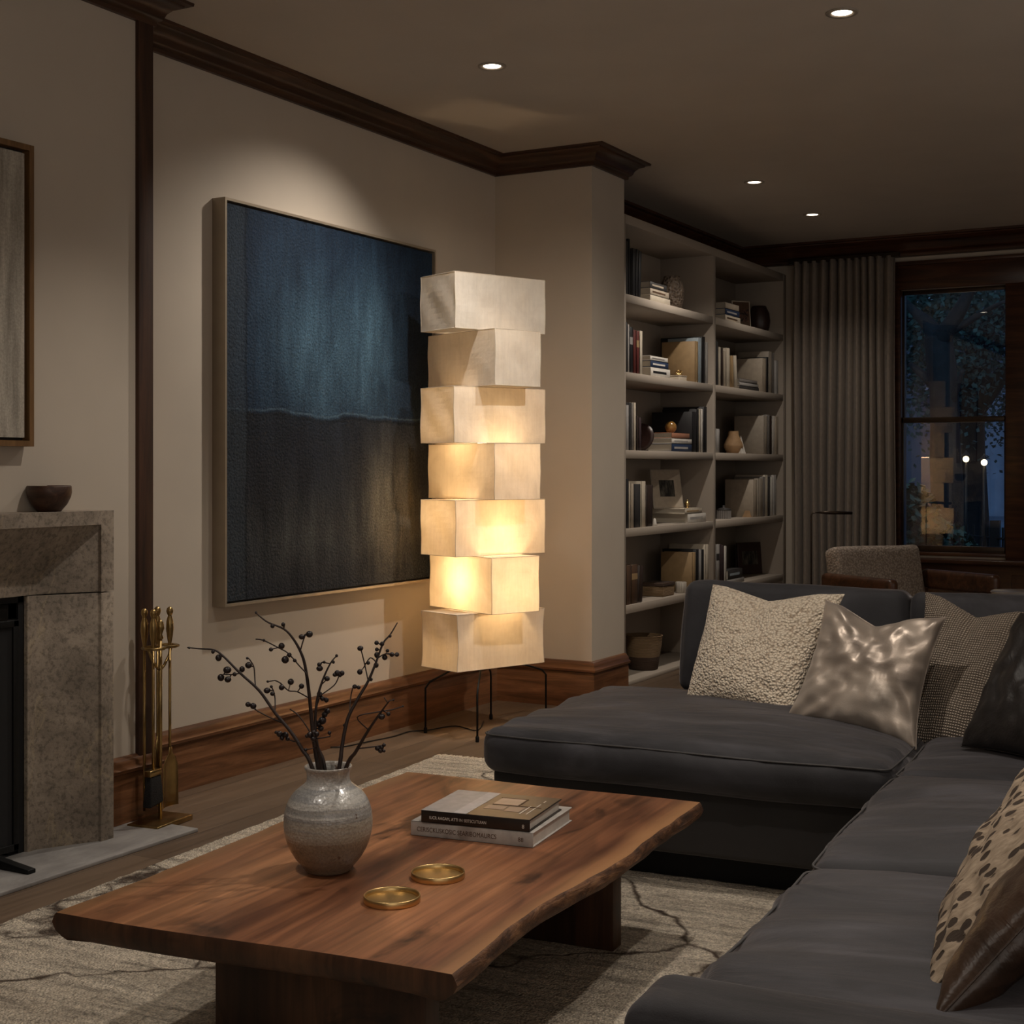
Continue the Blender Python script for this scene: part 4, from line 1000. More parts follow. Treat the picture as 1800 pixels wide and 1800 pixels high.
# coffee table books
def text(s, size, mat, parent, M4, ext=.0002, name='title_lettering', sx=1):
    cu = bpy.data.curves.new(name, 'FONT'); cu.body = s; cu.size = size; cu.extrude = ext; cu.space_character = sx
    tmp = bpy.data.objects.new(name, cu); C.objects.link(tmp)
    dg = bpy.context.evaluated_depsgraph_get(); me = bpy.data.meshes.new_from_object(tmp.evaluated_get(dg))
    bpy.data.objects.remove(tmp); me.name = name
    me.transform(M4); me.materials.clear(); me.materials.append(mat)
    o = bpy.data.objects.new(name, me); C.objects.link(o); o.parent = parent; return o
def big_book(pL, pR, pB, z0, z1, zref, cov, label, top_mat=None):
    a = at_z(*pL, zref); b = at_z(*pR, zref); c = at_z(*pB, zref)
    L = (b-a).length; dep = (c-b).length; ang = math.atan2((b-a).y, (b-a).x)
    o = empty('hardcover_book', (a.x, a.y, z0), ang); tag(o, label, 'book')
    th = z1-z0; t_ = .003; m = MB()
    m.box(0,L,0,dep,0,t_); m.box(0,L,0,dep,th-t_,th); m.box(0,L,0,t_,0,th)
    m.build('cover', cov, o, bevel=.0012, seg=2)
    MB().box(.004,L-.005,t_,dep-.006,t_,th-t_).build('pages', bmat('white', PAL['white']), o)
    return o, L, dep, th
wc = plain('pale_cloth_cover', (.40,.37,.34), .6); bc = plain('dark_jacket', (.018,.014,.012), .35); gc = plain('grey_jacket', (.33,.32,.325), .4)
b1, L, dep, th = big_book((722,1468),(937,1491),(1010,1444), TZ, TZ+.0325, TZ, wc, 'thick pale grey hardcover book lying under the dark book on the table')
SP = Matrix.Rotation(R(90),4,'X')
inkd = bmat('brown', PAL['brown']); inkw = bmat('white', PAL['white'])
text('CERISCKUSKOSIC SEARIBOMAURCS', .0145, inkd, b1, Matrix.Translation((.015,-.0002,.011)) @ SP @ Matrix.Scale(.82,4,(1,0,0)))
text('88', .013, inkd, b1, Matrix.Translation((L-.035,-.0002,.011)) @ SP, name='spine_emblem')
b2, L2_, dep2, th2 = big_book((740,1424),(931,1442),(995,1405), TZ+.0325, TZ+.0585, TZ+.0585, bc, 'dark hardcover book with photo cover lying on top of the pale book')
text('IUCR AAGAM, ATTI IN SEITSCUTUIAN', .0095, inkw, b2, Matrix.Translation((.020,-.0002,.0085)) @ SP @ Matrix.Scale(.84,4,(1,0,0)))
text('8', .012, inkw, b2, Matrix.Translation((L2_-.018,-.0002,.007)) @ SP, name='spine_emblem')
j = MB().box(0,L2_*.42,.001,dep2-.001,th2,th2+.0006).build('cover_band', gc, b2)
MB().box(L2_*.30,L2_*.42,.001,dep2-.001,th2+.0006,th2+.0009).build('cover_stripe', plain('pale_stripe', (.42,.41,.42), .4), b2)
t = NT('cover_photo'); n = t.noise(t.co(scale=(3,14,1)), 4, 3); cm = t.ramp(n, [(.3,(.032,.021,.014)),(.7,(.075,.050,.034))]); 
MB().box(L2_*.42,L2_-.001,.001,dep2-.001,th2,th2+.0006).build('cover_photo', t.set(cm, .3), b2)
pm = plain('photo_window', (.36,.27,.21), .35); 
MB().box(L2_*.50,L2_*.74,dep2*.52,dep2*.80,th2+.0006,th2+.0010).build('photo_window', pm, b2)
m = MB(); m.box(L2_*.50,L2_*.95,dep2*.50,dep2*.52,th2+.0006,th2+.0012); m.box(L2_*.73,L2_*.745,dep2*.50,dep2*.82,th2+.0006,th2+.0012); m.box(L2_*.49,L2_*.745,dep2*.80,dep2*.82,th2+.0006,th2+.0012)
m.build('photo_bars', bmat('brown', PAL['brown']), b2)
m = MB(); m.box(L2_*.48,L2_*.66,dep2*.30,dep2*.46,th2+.0006,th2+.0010); m.box(L2_*.68,L2_*.82,dep2*.26,dep2*.46,th2+.0006,th2+.0010)
m.build('photo_block', plain('photo_pale', (.24,.18,.145), .35), b2)
m = MB(); m.box(L2_*.84,L2_*.85,dep2*.2,dep2*.55,th2+.0006,th2+.0011); m.box(L2_*.90,L2_*.908,dep2*.2,dep2*.66,th2+.0006,th2+.0011); m.box(L2_*.90,L2_*.91,dep2*.74,dep2*.82,th2+.0006,th2+.0011)
m.build('cover_rule', inkw, b2)

# ------------------------------------------------------------------ SOFA
def rbox(hx, hy, hz, r, crown=0, n=(20,20,8), sag=0, seed=0, wr=.004, bulge=.0):
    """rounded, crowned cushion, centred on the origin."""
    def axis(h, k):
        a = [-h, -h+r*.12, -h+r*.35, -h+r*.65, -h+r]; a2 = [-x for x in a[::-1]]
        mid = [(-h+r)+(2*h-2*r)*(i+1)/(k+1) for i in range(k)]
        return a+mid+a2
    X, Y, Zs = axis(hx, n[0]), axis(hy, n[1]), axis(hz, n[2])
    vid = {}; vs = []; fs = []
    def V(x, y, z):
        key = (round(x,5), round(y,5), round(z,5))
        if key in vid: return vid[key]
        p = Vector((x,y,z)); inn = Vector((max(-hx+r,min(hx-r,x)), max(-hy+r,min(hy-r,y)), max(-hz+r,min(hz-r,z))))
        d = p-inn
        if d.length > 1e-7: p = inn+d.normalized()*r
        u, v, w = x/hx, y/hy, z/hz
        cr = (1-abs(u)**2.6)*(1-abs(v)**2.6)
        if w > 0: p.z += crown*cr*w
        p.x += bulge*(1 if u > 0 else -1)*abs(u)**3*(1-w*w)*(1-v*v); p.y += bulge*(1 if v > 0 else -1)*abs(v)**3*(1-w*w)*(1-u*u)
        q = Vector((p.x*3+seed, p.y*3, p.z*3))
        p += Vector((noise.noise(q), noise.noise(q+Vector((9,0,0))), noise.noise(q+Vector((0,9,0)))))*wr*1.6
        # fine creases radiating from the edges
        cz = noise.noise(Vector((p.x*3+seed, p.y*13+1.5*noise.noise(q*.8), p.z*6)))
        if w > 0: p.z += wr*cz*(.6+abs(u)**3*2.6)*(1-abs(v)**6)
        if w > -.9: p.y += wr*1.3*noise.noise(Vector((p.x*15+seed, p.y*2, p.z*4)))*abs(v)**4*(1-abs(u)**6)
        vid[key] = len(vs); vs.append(tuple(p)); return vid[key]
    def face(A1, B1, f):
        for i in range(len(A1)-1):
            for j in range(len(B1)-1): fs.append((f(A1[i],B1[j]), f(A1[i+1],B1[j]), f(A1[i+1],B1[j+1]), f(A1[i],B1[j+1])))
    face(X, Y, lambda a,b: V(a,b,hz)); face(Y, X, lambda a,b: V(b,a,-hz))
    face(X, Zs, lambda a,b: V(a,-hy,b)); face(Zs, X, lambda a,b: V(b,hy,a))
    face(Y, Zs, lambda a,b: V(hx,a,b)); face(Zs, Y, lambda a,b: V(-hx,b,a))
    return MB().add(vs, fs)
SG0, SF1 = -.645, 4.86
def sofa():
    O = FG(0, 0); root = empty('sectional_sofa', FG(-.4, 3.6, .012), ROT_F); tag(root, 'charcoal velvet L shaped sectional sofa with low arm and loose cushions', 'sofa')
    og, of = -.4, 3.6; z0 = -.012
    V_ = M['velvet']
    def place(mb, g, f, z, name, mat, M4=None, parent=root):
        T = Matrix.Translation((g-og, f-of, z+z0))
        if M4 is not None: T = T @ M4
        mb.v = [tuple(T @ Vector(v)) for v in mb.v]
        return mb.build(name, mat, parent, smooth=True)
    # base: chaise part and long part, with recessed plinth
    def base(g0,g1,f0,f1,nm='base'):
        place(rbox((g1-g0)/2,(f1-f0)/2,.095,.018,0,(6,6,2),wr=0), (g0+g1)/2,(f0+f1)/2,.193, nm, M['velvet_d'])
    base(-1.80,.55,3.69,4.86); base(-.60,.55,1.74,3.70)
    m = MB(); m.box(-1.70-og,.5-og,3.78-of,4.8-of,0,.102+z0); m.box(-.52-og,.5-og,1.80-of,3.75-of,0,.102+z0); m.build('plinth', M['black'], root)  # plinth coloured black for the shadow gap under the base
    def seat(g0,g1,f0,f1,seed,crown=.045, top=.385):
        hx,hy = (g1-g0)/2,(f1-f0)/2; hz = (top-.284)/2+.012; zc = top+.012-hz
        o = place(rbox(hx,hy,hz,.045,crown,(26,26,3),seed=seed,wr=.0062,bulge=.012), (g0+g1)/2,(f0+f1)/2,zc,'seat_cushion',V_)
        # piping round the top edge
        r_ = .0028; px = hx-.0075; py = hy-.0075; pts = []; zt = zc+hz-.016-.0
        cr = .032
        def nz(x,y,z):
            q = Vector((x*3+seed,y*3,z*3)); d = Vector((noise.noise(q), noise.noise(q+Vector((9,0,0))), noise.noise(q+Vector((0,9,0)))))*.0062*1.6
            return Vector((x,y,z))+d
        for cx,cy,a0 in ((px-cr,-py+cr,-90),(px-cr,py-cr,0),(-px+cr,py-cr,90),(-px+cr,-py+cr,180)):
            for k in range(5):
                a = R(a0+k*22.5); pts.append((cx+cr*math.cos(a), cy+cr*math.sin(a)))
        full = []
        for i in range(len(pts)):
            a, b = Vector(pts[i]), Vector(pts[(i+1)%len(pts)]); n_ = max(1,int((b-a).length/.06))
            for k in range(n_): full.append(a+(b-a)*k/n_)
        full.append(full[0])
        path = [nz(p.x,p.y,hz-.0135)+Vector((0,0,0)) for p in full]
        T = Vector(((g0+g1)/2-og,(f0+f1)/2-of,zc+z0))
        MB().tube([p+T for p in path], r_, 6).build('piping', M['velvet_pipe'], o, smooth=True)
    seat(-1.825,-.655,3.645,4.62,1.3,.05); seat(-.650,.30,3.60,4.62,5.1,.03)
    seat(-.650,.16,2.715,3.598,8.7,.045); seat(-.650,.16,1.855,2.712,12.2,.045)
    # back frame + back cushions
    place(rbox(.98,.075,.19,.03,0,(6,3,4),wr=0), -.43,4.79,.43,'back_frame',M['velvet_d'])
    place(rbox(.075,1.5,.20,.03,0,(3,6,4),wr=0), .47,3.22,.46,'back_frame',M['velvet_d'])
    def backc(g0,g1,f,top,seed):
        hx = (g1-g0)/2; hz = (top-.41)/2+.01
        place(rbox(hx,.10,hz,.034,.012,(20,5,12),seed=seed,wr=.007,bulge=.012),(g0+g1)/2,f,.40+hz,'back_cushion',V_, Matrix.Rotation(R(-11),4,'X'))
    backc(-1.50,-.765,4.60,.752,3.1); backc(-.755,-.02,4.60,.742,7.9); 
    def backs(f0,f1,seed):
        hz = .185; place(rbox(.10,(f1-f0)/2,hz,.055,.012,(4,18,12),seed=seed,wr=.007,bulge=.012),.27,(f0+f1)/2,.42+hz,'back_cushion',V_, Matrix.Rotation(R(11),4,'Y'))
    backs(3.58,4.40,2.2); backs(2.72,3.56,4.4); backs(1.87,2.70,6.6)
    # arm
    arm = place(rbox(.53,.082,.20,.034,.006,(22,5,8),seed=2.5,wr=.0035), -.115,1.765,.27,'armrest',V_)
    T = Vector((-.115-og,1.765-of,.27+z0))
    MB().tube([T+Vector((x,-.0785,.176)) for x in [-.50+k*.05 for k in range(21)]], .0028, 6).build('piping', M['velvet_pipe'], arm, smooth=True)
sofa()

# ------------------------------------------------------------------ PILLOWS
def pillow(name, label, mat, c, T=.075, chop=.0, chw=.55, inset=.05, seed=0, wr=.006, N=48, ear=.0):
    """c = four corners BL, BR, TR, TL (world)."""
    BL, BR, TR, TL = c; ctr = (BL+BR+TR+TL)/4
    nrm = (BR-BL).cross(TL-BL).normalized()        # faces the viewer side
    vs = []; fs = []; idx = {}
    for side in (1,-1):
        for j in range(N+1):
            for i in range(N+1):
                border = i in (0,N) or j in (0,N)
                if border and side == -1: idx[(side,i,j)] = idx[(1,i,j)]; continue
                s = -1+2*i/N; t_ = -1+2*j/N
                # ease so that there are more points near the seams
                s = math.sin(s*math.pi/2); t_ = math.sin(t_*math.pi/2)
                sx = s*(1-inset*(1-t_*t_)); ty = t_*(1-inset*(1-s*s))
                top = max(0,(t_+1)/2)
                dent = chop*max(0,1-abs(s+.05)/chw)**1.15*top**2.5
                ty -= dent
                a, b = (sx+1)/2, (ty+1)/2
                p = BL*(1-a)*(1-b)+BR*a*(1-b)+TR*a*b+TL*(1-a)*b
                prof = max(0,(1-s*s)*(1-t_*t_))**.42
                th = T*prof*(1-.55*max(0,1-abs(s+.05)/(chw*.8))*top**3*(1 if chop else 0))
                nz = noise.noise(Vector((s*2+seed,t_*2,side)))*wr*2*prof + noise.noise(Vector((s*5+seed,t_*5,side*2)))*wr*prof
                crz = noise.noise(Vector((math.atan2(t_,s)*6+seed, (s*s+t_*t_)*1.2, side)))*wr*1.2*(s*s+t_*t_)*min(1,prof*2)
                vs.append(p+nrm*(side*th+nz+crz)-ctr); idx[(side,i,j)] = len(vs)-1
    for side in (1,-1):
        for j in range(N):
            for i in range(N):
                f = (idx[(side,i,j)],idx[(side,i+1,j)],idx[(side,i+1,j+1)],idx[(side,i,j+1)])
                fs.append(f if side == 1 else f[::-1])
    root = empty(name, ctr); 
    tag(root, label, 'pillow')
    # rotate local frame so that x runs along the pillow and z runs up it (fabric pattern follows)
    ex = (BR-BL).normalized(); ez = (ex.cross(nrm)*-1).normalized(); ey = ez.cross(ex)
    ez = ex.cross(ey)
    Rm = Matrix((ex, ey, ez)).transposed(); root.rotation_euler = Rm.to_euler(); Ri = Rm.inverted()
    o = MB().add([Ri @ v for v in vs], fs).build('pillow_cover', mat, root, smooth=True)
    # seam cord
    ring = [(i,0) for i in range(N)]+[(N,j) for j in range(N)]+[(i,N) for i in range(N,0,-1)]+[(0,j) for j in range(N,-1,-1)]
    MB().tube([Ri @ vs[idx[(1,i,j)]] for i, j in ring], .0022, 5).build('seam', mat, root, smooth=True)
    return root
D_ = at_d
pillow('throw_pillow','cream boucle throw pillow with dented top at the left end of the sofa',M['boucle'],[D_(1206,1230,4.49),D_(1392,1262,4.22),D_(1484,1045,4.36),D_(1254,1028,4.62)],.075,.16,.75,.06,1,.006)
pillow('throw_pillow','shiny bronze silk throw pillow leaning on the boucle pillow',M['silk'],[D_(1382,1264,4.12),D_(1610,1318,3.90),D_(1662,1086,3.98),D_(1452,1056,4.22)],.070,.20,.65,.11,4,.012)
pillow('throw_pillow','beige and brown basket weave throw pillow in the sofa corner',M['knit'],[D_(1600,1310,4.05),D_(1770,1345,3.85),D_(1832,1080,4.02),D_(1628,1042,4.30)],.06,.17,.7,.05,7,.005)
pillow('throw_pillow','black leather throw pillow in the sofa corner at the right edge',M['leather_black'],[D_(1690,1312,3.72),D_(1870,1350,3.45),D_(1930,1110,3.6),D_(1795,1078,3.85)],.07,.08,.7,.05,9,.008)
pillow('throw_pillow','tan and dark brown animal print pillow on the near seat',M['leopard'],[D_(1692,1590,2.42),D_(1632,1748,1.99),D_(1872,1480,2.05),D_(1872,1275,2.48)],.05,0,.5,.06,12,.006)
pillow('throw_pillow','glossy dark brown leather pillow nearest the sofa arm',M['leather_brown'],[D_(1775,1660,2.16),D_(1640,1800,1.905),D_(1880,1545,1.93),D_(1930,1400,2.2)],.055,0,.5,.06,15,.004)

# ------------------------------------------------------------------ ARMCHAIR, READING LAMP, SIDE TABLE
def armchair():
    c = W(1.98, 7.55); th = A+R(27)     # local -y is the front
    root = empty('armchair', (c.x, c.y, 0), th); tag(root, 'low armchair with nubby beige back and walnut arms behind the sofa', 'armchair')
    def put(mb, T, name, mat): mb.v = [tuple(T @ Vector(v)) for v in mb.v]; return mb.build(name, mat, root, smooth=True)
    put(rbox(.30,.055,.235,.035,.0,(12,3,10),wr=.003), Matrix.Translation((0,.05,.505)) @ Matrix.Rotation(R(-10),4,'X'), 'backrest', M['chairfab'])
    put(rbox(.27,.29,.065,.035,.02,(12,12,3),wr=.003), Matrix.Translation((0,-.27,.375)), 'seat', M['chairfab'])
    for s in (-1,1):
        a = put(rbox(.030,.27,.055,.026,0,(3,10,3),wr=0), Matrix.Translation((s*.345,-.20,.552)), 'armrest', M['chairwood'])
        MB().tube([(s*.31,-.40,.51),(s*.30,-.41,0)], [.018,.012], 12).build('leg', M['chairwood'], root, smooth=True)
        MB().tube([(s*.31,.02,.51),(s*.30,.08,0)], [.018,.012], 12).build('leg', M['chairwood'], root, smooth=True)
    MB().box(-.30,.30,-.50,-.46,.27,.31).box(-.30,.30,.0,.04,.27,.31).build('seat_rail', M['chairwood'], root, bevel=.004)
armchair()
def reading_lamp():
    p = at_d(1426, 1000, 8.3); root = empty('reading_lamp', (p.x, p.y, 0), A); tag(root, 'slim dark metal reading lamp before the curtain', 'floor lamp')
    zt = CH-(901-HZ)/FP*8.3
    MB().lathe([(.001,0),(.11,0),(.112,.004),(.11,.012),(.001,.014)], 32).build('base', M['darkmetal'], root, smooth='auto')
    MB().tube([(0,0,.01),(0,0,.5),(0,0,zt-.02),(.006,0,zt-.005),(.022,0,zt),(.05,0,zt)], .0042, 8).build('pole', M['darkmetal'], root, smooth=True)
    MB().tube([(.045,0,zt),(.10,0,zt),(.24,0,zt-.003)], [.005,.011,.009], 10).build('lamp_head', M['darkmetal'], root, smooth=True)
reading_lamp()
def side_table():
    p = at_d(1790, 1042, 6.6); zt = CH-(1039-HZ)/FP*6.6
    root = empty('side_table', (p.x, p.y, 0)); tag(root, 'small round side table with pale stone top at the right edge', 'side table')
    MB().lathe([(.001,zt-.018),(.11,zt-.018),(.122,zt-.010),(.124,zt-.004),(.12,zt),(.001,zt)], 48).build('tabletop', M['marble'], root, smooth='auto')
    MB().tube([(0,0,.012),(0,0,zt-.018)], .012, 12).build('pedestal', M['darkmetal'], root, smooth=True)
    MB().lathe([(.001,0),(.09,0),(.09,.006),(.02,.014),(.001,.014)], 32).build('base', M['darkmetal'], root, smooth='auto')
side_table()

# ------------------------------------------------------------------ OUTSIDE
GZ = -.35
M['lawn'] = plain('dusk_paving', (.10,.15,.20), .6, 0, 3, .4)
M['barkout'] = plain('tree_bark', (.007,.008,.010), .9, 0, 12, .4, .5, .03)
M['leaf'] = plain('tree_leaves', (.040,.095,.085), .8, 0, 2, .6, 0)
M['leaf2'] = plain('shrub_leaves', (.02,.05,.035), .8, 0, 3, .6, 0)
M['facade'] = plain('pale_facade', (.30,.34,.40), .9, 0, 2, .15)
tag(MB().box(-14, 22, U_W+.6, 70, GZ-.2, GZ).build('street_ground', M['lawn']), kind='structure')
def tree(label, stems, leafspec, seed, name='street_tree'):
    rr = random.Random(seed); allp = [p for s in stems for p in s[0]]
    b0 = D_(*stems[0][0][0]); root = empty(name, (b0.x, b0.y, GZ)); tag(root, label, 'tree', 'trees outside the window'); o0 = Vector(root.location)
    m = MB()
    for pts, rad in stems:
        P = [D_(*p) for p in pts]
        if pts is stems[0][0]: P[0].z = GZ
        path = smoothpath(P, 5); n = len(path)
        rads = []
        for i in range(n):
            k = i/(n-1)*(len(rad)-1); a = int(min(k, len(rad)-2)); rads.append(rad[a]+(rad[a+1]-rad[a])*(k-a))
        m.tube([p-o0 for p in path], rads, 10)
    m.build('trunk', M['barkout'], root, smooth=True)
    vs = []; fs = []
    for (px,py,d,rx,n) in leafspec:
        c = D_(px,py,d)
        for _ in range(n):
            v = Vector((rr.gauss(0,1),rr.gauss(0,1),rr.gauss(0,.8)))*rx*.5 + c-o0
            a = Vector((rr.uniform(-1,1),rr.uniform(-1,1),rr.uniform(-1,1))).normalized()*.045; b = a.cross(Vector((rr.uniform(-1,1),rr.uniform(-1,1),1))).normalized()*.03
            k = len(vs); vs += [v-a, v+b, v+a, v-b]; fs.append((k,k+1,k+2,k+3))
    MB().add(vs, fs).build('foliage', M['leaf'], root)
tree('dark thick street tree forking into limbs, nearest outside the window', [
   ([(1668,1010,17),(1668,920,17),(1662,800,17),(1660,700,17),(1652,620,17),(1648,590,17)], [.24,.20,.17,.17,.16]),
   ([(1650,600,17),(1632,570,17.2),(1610,550,17.4),(1588,528,17.6)], [.13,.09,.06,.04]), ([(1650,600,17),(1668,575,16.8),(1690,540,16.6),(1710,500,16.4)], [.13,.10,.08,.05]),
   ([(1655,590,17),(1690,572,16.7),(1730,548,16.4),(1765,530,16)], [.07,.05,.03,.02]), ([(1658,690,17),(1630,665,17.2),(1600,640,17.5)], [.09,.06,.03]), ([(1668,720,17),(1680,690,16.8),(1692,650,16.6)],[.05,.04,.02])],
   [(1600,520,19,1.1,2400),(1660,500,19,1.1,2200),(1610,600,20,1.1,2400),(1620,680,20,1.0,1200)], 1)
tree('slanting street tree behind and right of the thick one', [
   ([(1705,960,21),(1700,800,21),(1702,740,21),(1715,650,21),(1722,600,21),(1750,560,21),(1780,530,21)], [.32,.26,.24,.22,.16,.10,.05]),
   ([(1700,740,21),(1730,700,20.6),(1760,660,20.2),(1790,630,20)], [.16,.14,.12,.08]), ([(1712,650,21),(1690,630,21),(1672,620,21)], [.1,.08,.06])],
   [(1720,520,23,1.3,2400),(1760,600,23,1.2,2400),(1750,700,24,1.2,1500),(1690,580,24,.8,600),(1770,500,22,.9,1000)], 2)
def shrub(label, px, py, d, r, n, seed):
    rr = random.Random(seed); c = D_(px,py,d); root = empty('garden_shrub', (c.x,c.y,GZ)); tag(root, label, 'shrub')
    h = c.z-GZ; vs=[]; fs=[]
    for _ in range(n):
        u = rr.uniform(0,2*math.pi); w = rr.uniform(0,1); 
        v = Vector((math.cos(u)*math.sqrt(1-w*w)*r, math.sin(u)*math.sqrt(1-w*w)*r, w*h))*rr.uniform(.9,1.03)
        a = Vector((rr.uniform(-1,1),rr.uniform(-1,1),rr.uniform(-1,1))).normalized()*.05; b = a.cross(Vector((rr.uniform(-1,1),rr.uniform(-1,1),1))).normalized()*.035
        k = len(vs); vs += [v-a, v+b, v+a, v-b]; fs.append((k,k+1,k+2,k+3))
    MB().add(vs, fs).build('foliage', M['leaf2'], root)
    MB().lathe([(r*.9*math.cos(R(a)), h*.95*math.sin(R(a))) for a in range(0,90,12)]+[(.01,h*.95)], 20).build('core', M['black'], root, smooth=True)
shrub('tall leafy shrub at the left edge of the window view', 1598, 850, 14, .45, 1500, 5)
shrub('low rounded hedge shrub at the foot of the street trees', 1645, 915, 14.5, .55, 1500, 6)
# facade
def facade():
    a = D_(1560,600,42); root = empty('town_house', (a.x, a.y, GZ)); tag(root, 'pale stone house front with columns beyond the trees', 'building')
    m = MB(); m.box(0,.5,0,0,0,0); 
    dx = Vector((1,0,0))
    MB().box(-6,14,6,7,0,7.0).build('wall', plain('dusk_wall', (.10,.13,.17), .9), root)
    for k, px in enumerate((1688,1712,1733,1752)):
        c = at_U(px, 800, a.y+5.3); x = c.x-a.x
        MB().lathe([(.42,0),(.42,.2),(.33,.3),(.30,3.6),(.38,3.75),(.42,3.9)], 20, Matrix.Translation((x,5.3,0))).build('column', M['facade'], root, smooth='auto')
    MB().box(0,11,4.8,6,3.9,4.3).build('lintel', M['facade'], root)
facade()
def lantern(px, py, d, label):
    c = D_(px,py,d); root = empty('street_lamp', (c.x,c.y,GZ)); tag(root, label, 'street lamp'); h = c.z-GZ
    MB().tube([(0,0,0),(0,0,h-.04)], [.022,.014], 10).build('post', M['iron'], root, smooth=True)
    MB().ball((0,0,h), .034, 16).build('globe', M['street_bulb'], root, smooth=True)
    MB().lathe([(.05,h+.04),(.012,h+.08),(.006,h+.1)], 16).build('lamp_cap', M['iron'], root)
    l = bpy.data.lights.new('street_glow', 'POINT'); l.energy = 1.5; l.color = (1,.72,.42); l.shadow_soft_size = .12
    lo = bpy.data.objects.new('street_glow', l); C.objects.link(lo); lo.parent = root; lo.location = (0,-.35,h)
lantern(1698, 807, 16.0, 'left one of two round street lamps glowing outside the window')
lantern(1730, 813, 15.5, 'right one of two round street lamps glowing outside the window')
def fence():
    a = D_(1676,945,16.5); b = D_(1790,945,15); root = empty('iron_fence', (a.x,a.y,GZ)); tag(root, 'low black iron railing outside at the window lower right', 'fence')
    v = Vector((b.x-a.x,b.y-a.y,0)); h = D_(1676,920,16.5).z-GZ
    m = MB(); n = 9
    for k in range(n+1):
        q = v*k/n; th = .05 if k == 6 else .011
        MB().box(q.x-th,q.x+th,q.y-th,q.y+th,0,h*(1.08 if k == 6 else 1)).build('picket', M['iron'], root)
    MB().tube([(0,0,h*.86),(v.x,v.y,h*.86)], .014, 6).tube([(0,0,h*.2),(v.x,v.y,h*.2)], .014, 6).build('rail', M['iron'], root)
fence()

# ------------------------------------------------------------------ LIGHTS
def spot(p, target, energy, size=70, blend=.6, col=(1,.80,.58), soft=.028, name='downlight_spot'):
    l = bpy.data.lights.new(name, 'SPOT'); l.energy = energy; l.spot_size = R(size); l.spot_blend = blend; l.color = col; l.shadow_soft_size = soft
    o = bpy.data.objects.new(name, l); C.objects.link(o); o.location = (p.x, p.y, CEIL-.012)
    d = Vector(target)-o.location; o.rotation_euler = d.to_track_quat('-Z','Y').to_euler(); return o
K = 1.0
WH = (1,.90,.79)
spot(L1, (WL, 4.40, .55), 112*K, 108, 1, WH)                  # washes the painting
spot(L2, (-2.75, 5.55, .9), 165*K, 84, 1, (1,.89,.75))                 # lamp shades and sofa
spot(L3, (L3.x-.5, L3.y+.2, .2), 72*K, 110, 1, WH)           # bookcase
spot(L4, (L4.x-.2, L4.y+.6, .7), 34*K, 100, 1, WH)
# the same run of fittings continues towards the camera, outside the frame
S1 = Vector((-2.2, 3.3, 0)); spot(S1, (BR, 3.05, -.1), 58*K, 66, 1, WH)        # chimney breast
S2 = Vector((-1.15, 3.35, 0)); spot(S2, (-1.45, 2.7, .35), 90*K, 80, 1, WH)      # coffee table
S3 = Vector((-.2, 2.6, 0)); spot(S3, (-.5, 3.0, .4), 60*K, 90, 1, WH)          # near seats
S5 = FG(-1.35, 3.2); spot(S5, FG(-1.0, 4.5, .55), 95*K, 52, 1, WH)           # cushions on the chaise
S6 = FG(-.2, 3.0); spot(S6, FG(-.3, 2.3, .4), 30*K, 70, 1, WH)
S4 = Vector((-1.9, 1.3, 0)); spot(S4, (-1.9, 2.0, 0), 60*K, 90, 1, WH)
def area(loc, tgt, e, sx, sy, col, name):
    l = bpy.data.lights.new(name, 'AREA'); l.energy = e; l.shape = 'RECTANGLE'; l.size = sx; l.size_y = sy; l.color = col
    o = bpy.data.objects.new(name, l); C.objects.link(o); o.location = loc; o.rotation_euler = (Vector(tgt)-Vector(loc)).to_track_quat('-Z','Y').to_euler()
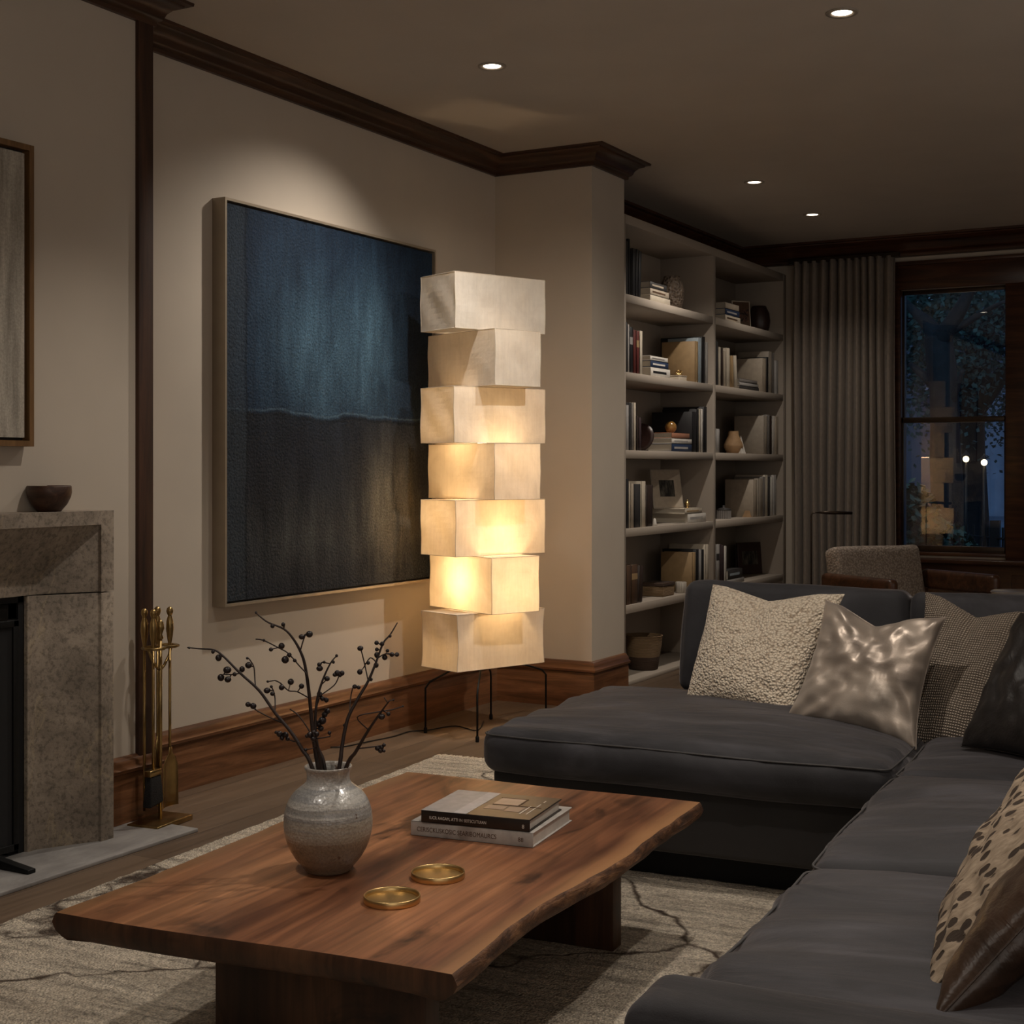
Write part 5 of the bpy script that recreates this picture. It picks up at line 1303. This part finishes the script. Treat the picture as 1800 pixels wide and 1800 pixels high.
area((1.2,-1.2,1.9), (-1.2,5,1.6), 20, 2.6, 1.6, (1,.90,.80), 'added_room_fill')  # unseen area lamp added behind the camera as soft fill
area((2.2,5.5,1.2), (-1.0,7.0,2.2), 9, 2.0, 1.4, (1,.90,.80), 'added_room_fill')  # second unseen fill lamp, added on the right for the far end
area((1.3,2.2,.6), (.6,2.6,2.7), 34, 2.2, 2.2, (1,.90,.80), 'added_ceiling_fill')  # unseen upward lamp added to brighten the ceiling
area(D_(1700,250,32), D_(1700,780,44), 420, 9, 5, (.35,.6,1), 'added_dusk_fill')  # unseen blue lamp added to light the facade behind the trunks
area(D_(1690,200,13), D_(1690,600,21), 120, 4, 4, (.4,.7,1), 'added_dusk_fill')  # unseen blue lamp added above the trees to brighten their leaves

w = bpy.data.worlds.new('dusk'); bpy.context.scene.world = w; w.use_nodes = True
nt = w.node_tree; bg = nt.nodes['Background']
tcw = nt.nodes.new('ShaderNodeTexCoord'); sp_ = nt.nodes.new('ShaderNodeSeparateXYZ'); rp = nt.nodes.new('ShaderNodeValToRGB')
nt.links.new(tcw.outputs['Generated'], sp_.inputs[0]); nt.links.new(sp_.outputs[2], rp.inputs[0])
rp.color_ramp.elements[0].color = (.030,.060,.10,1); rp.color_ramp.elements[0].position = .0
rp.color_ramp.elements[1].color = (.035,.085,.19,1); rp.color_ramp.elements[1].position = .5
nt.links.new(rp.outputs[0], bg.inputs[0]); bg.inputs[1].default_value = 1.1

m = None
# ------------------------------------------------------------------ CAMERA
cam = bpy.data.cameras.new('camera'); co_ = bpy.data.objects.new('camera', cam); C.objects.link(co_)
cam.sensor_width = 36; cam.lens = FP/1800*36; cam.shift_y = -75/1800; cam.clip_start = .05; cam.clip_end = 300
co_.location = (0,0,CH); co_.rotation_euler = (R(90),0,A)
sc = bpy.context.scene; sc.camera = co_
sc.view_settings.view_transform = 'Standard'; sc.view_settings.look = 'None'; sc.view_settings.exposure = -0.25
try:
    sc.cycles.max_bounces = 10; sc.cycles.diffuse_bounces = 5; sc.cycles.use_denoising = True; sc.cycles.sample_clamp_indirect = 4
except Exception: pass
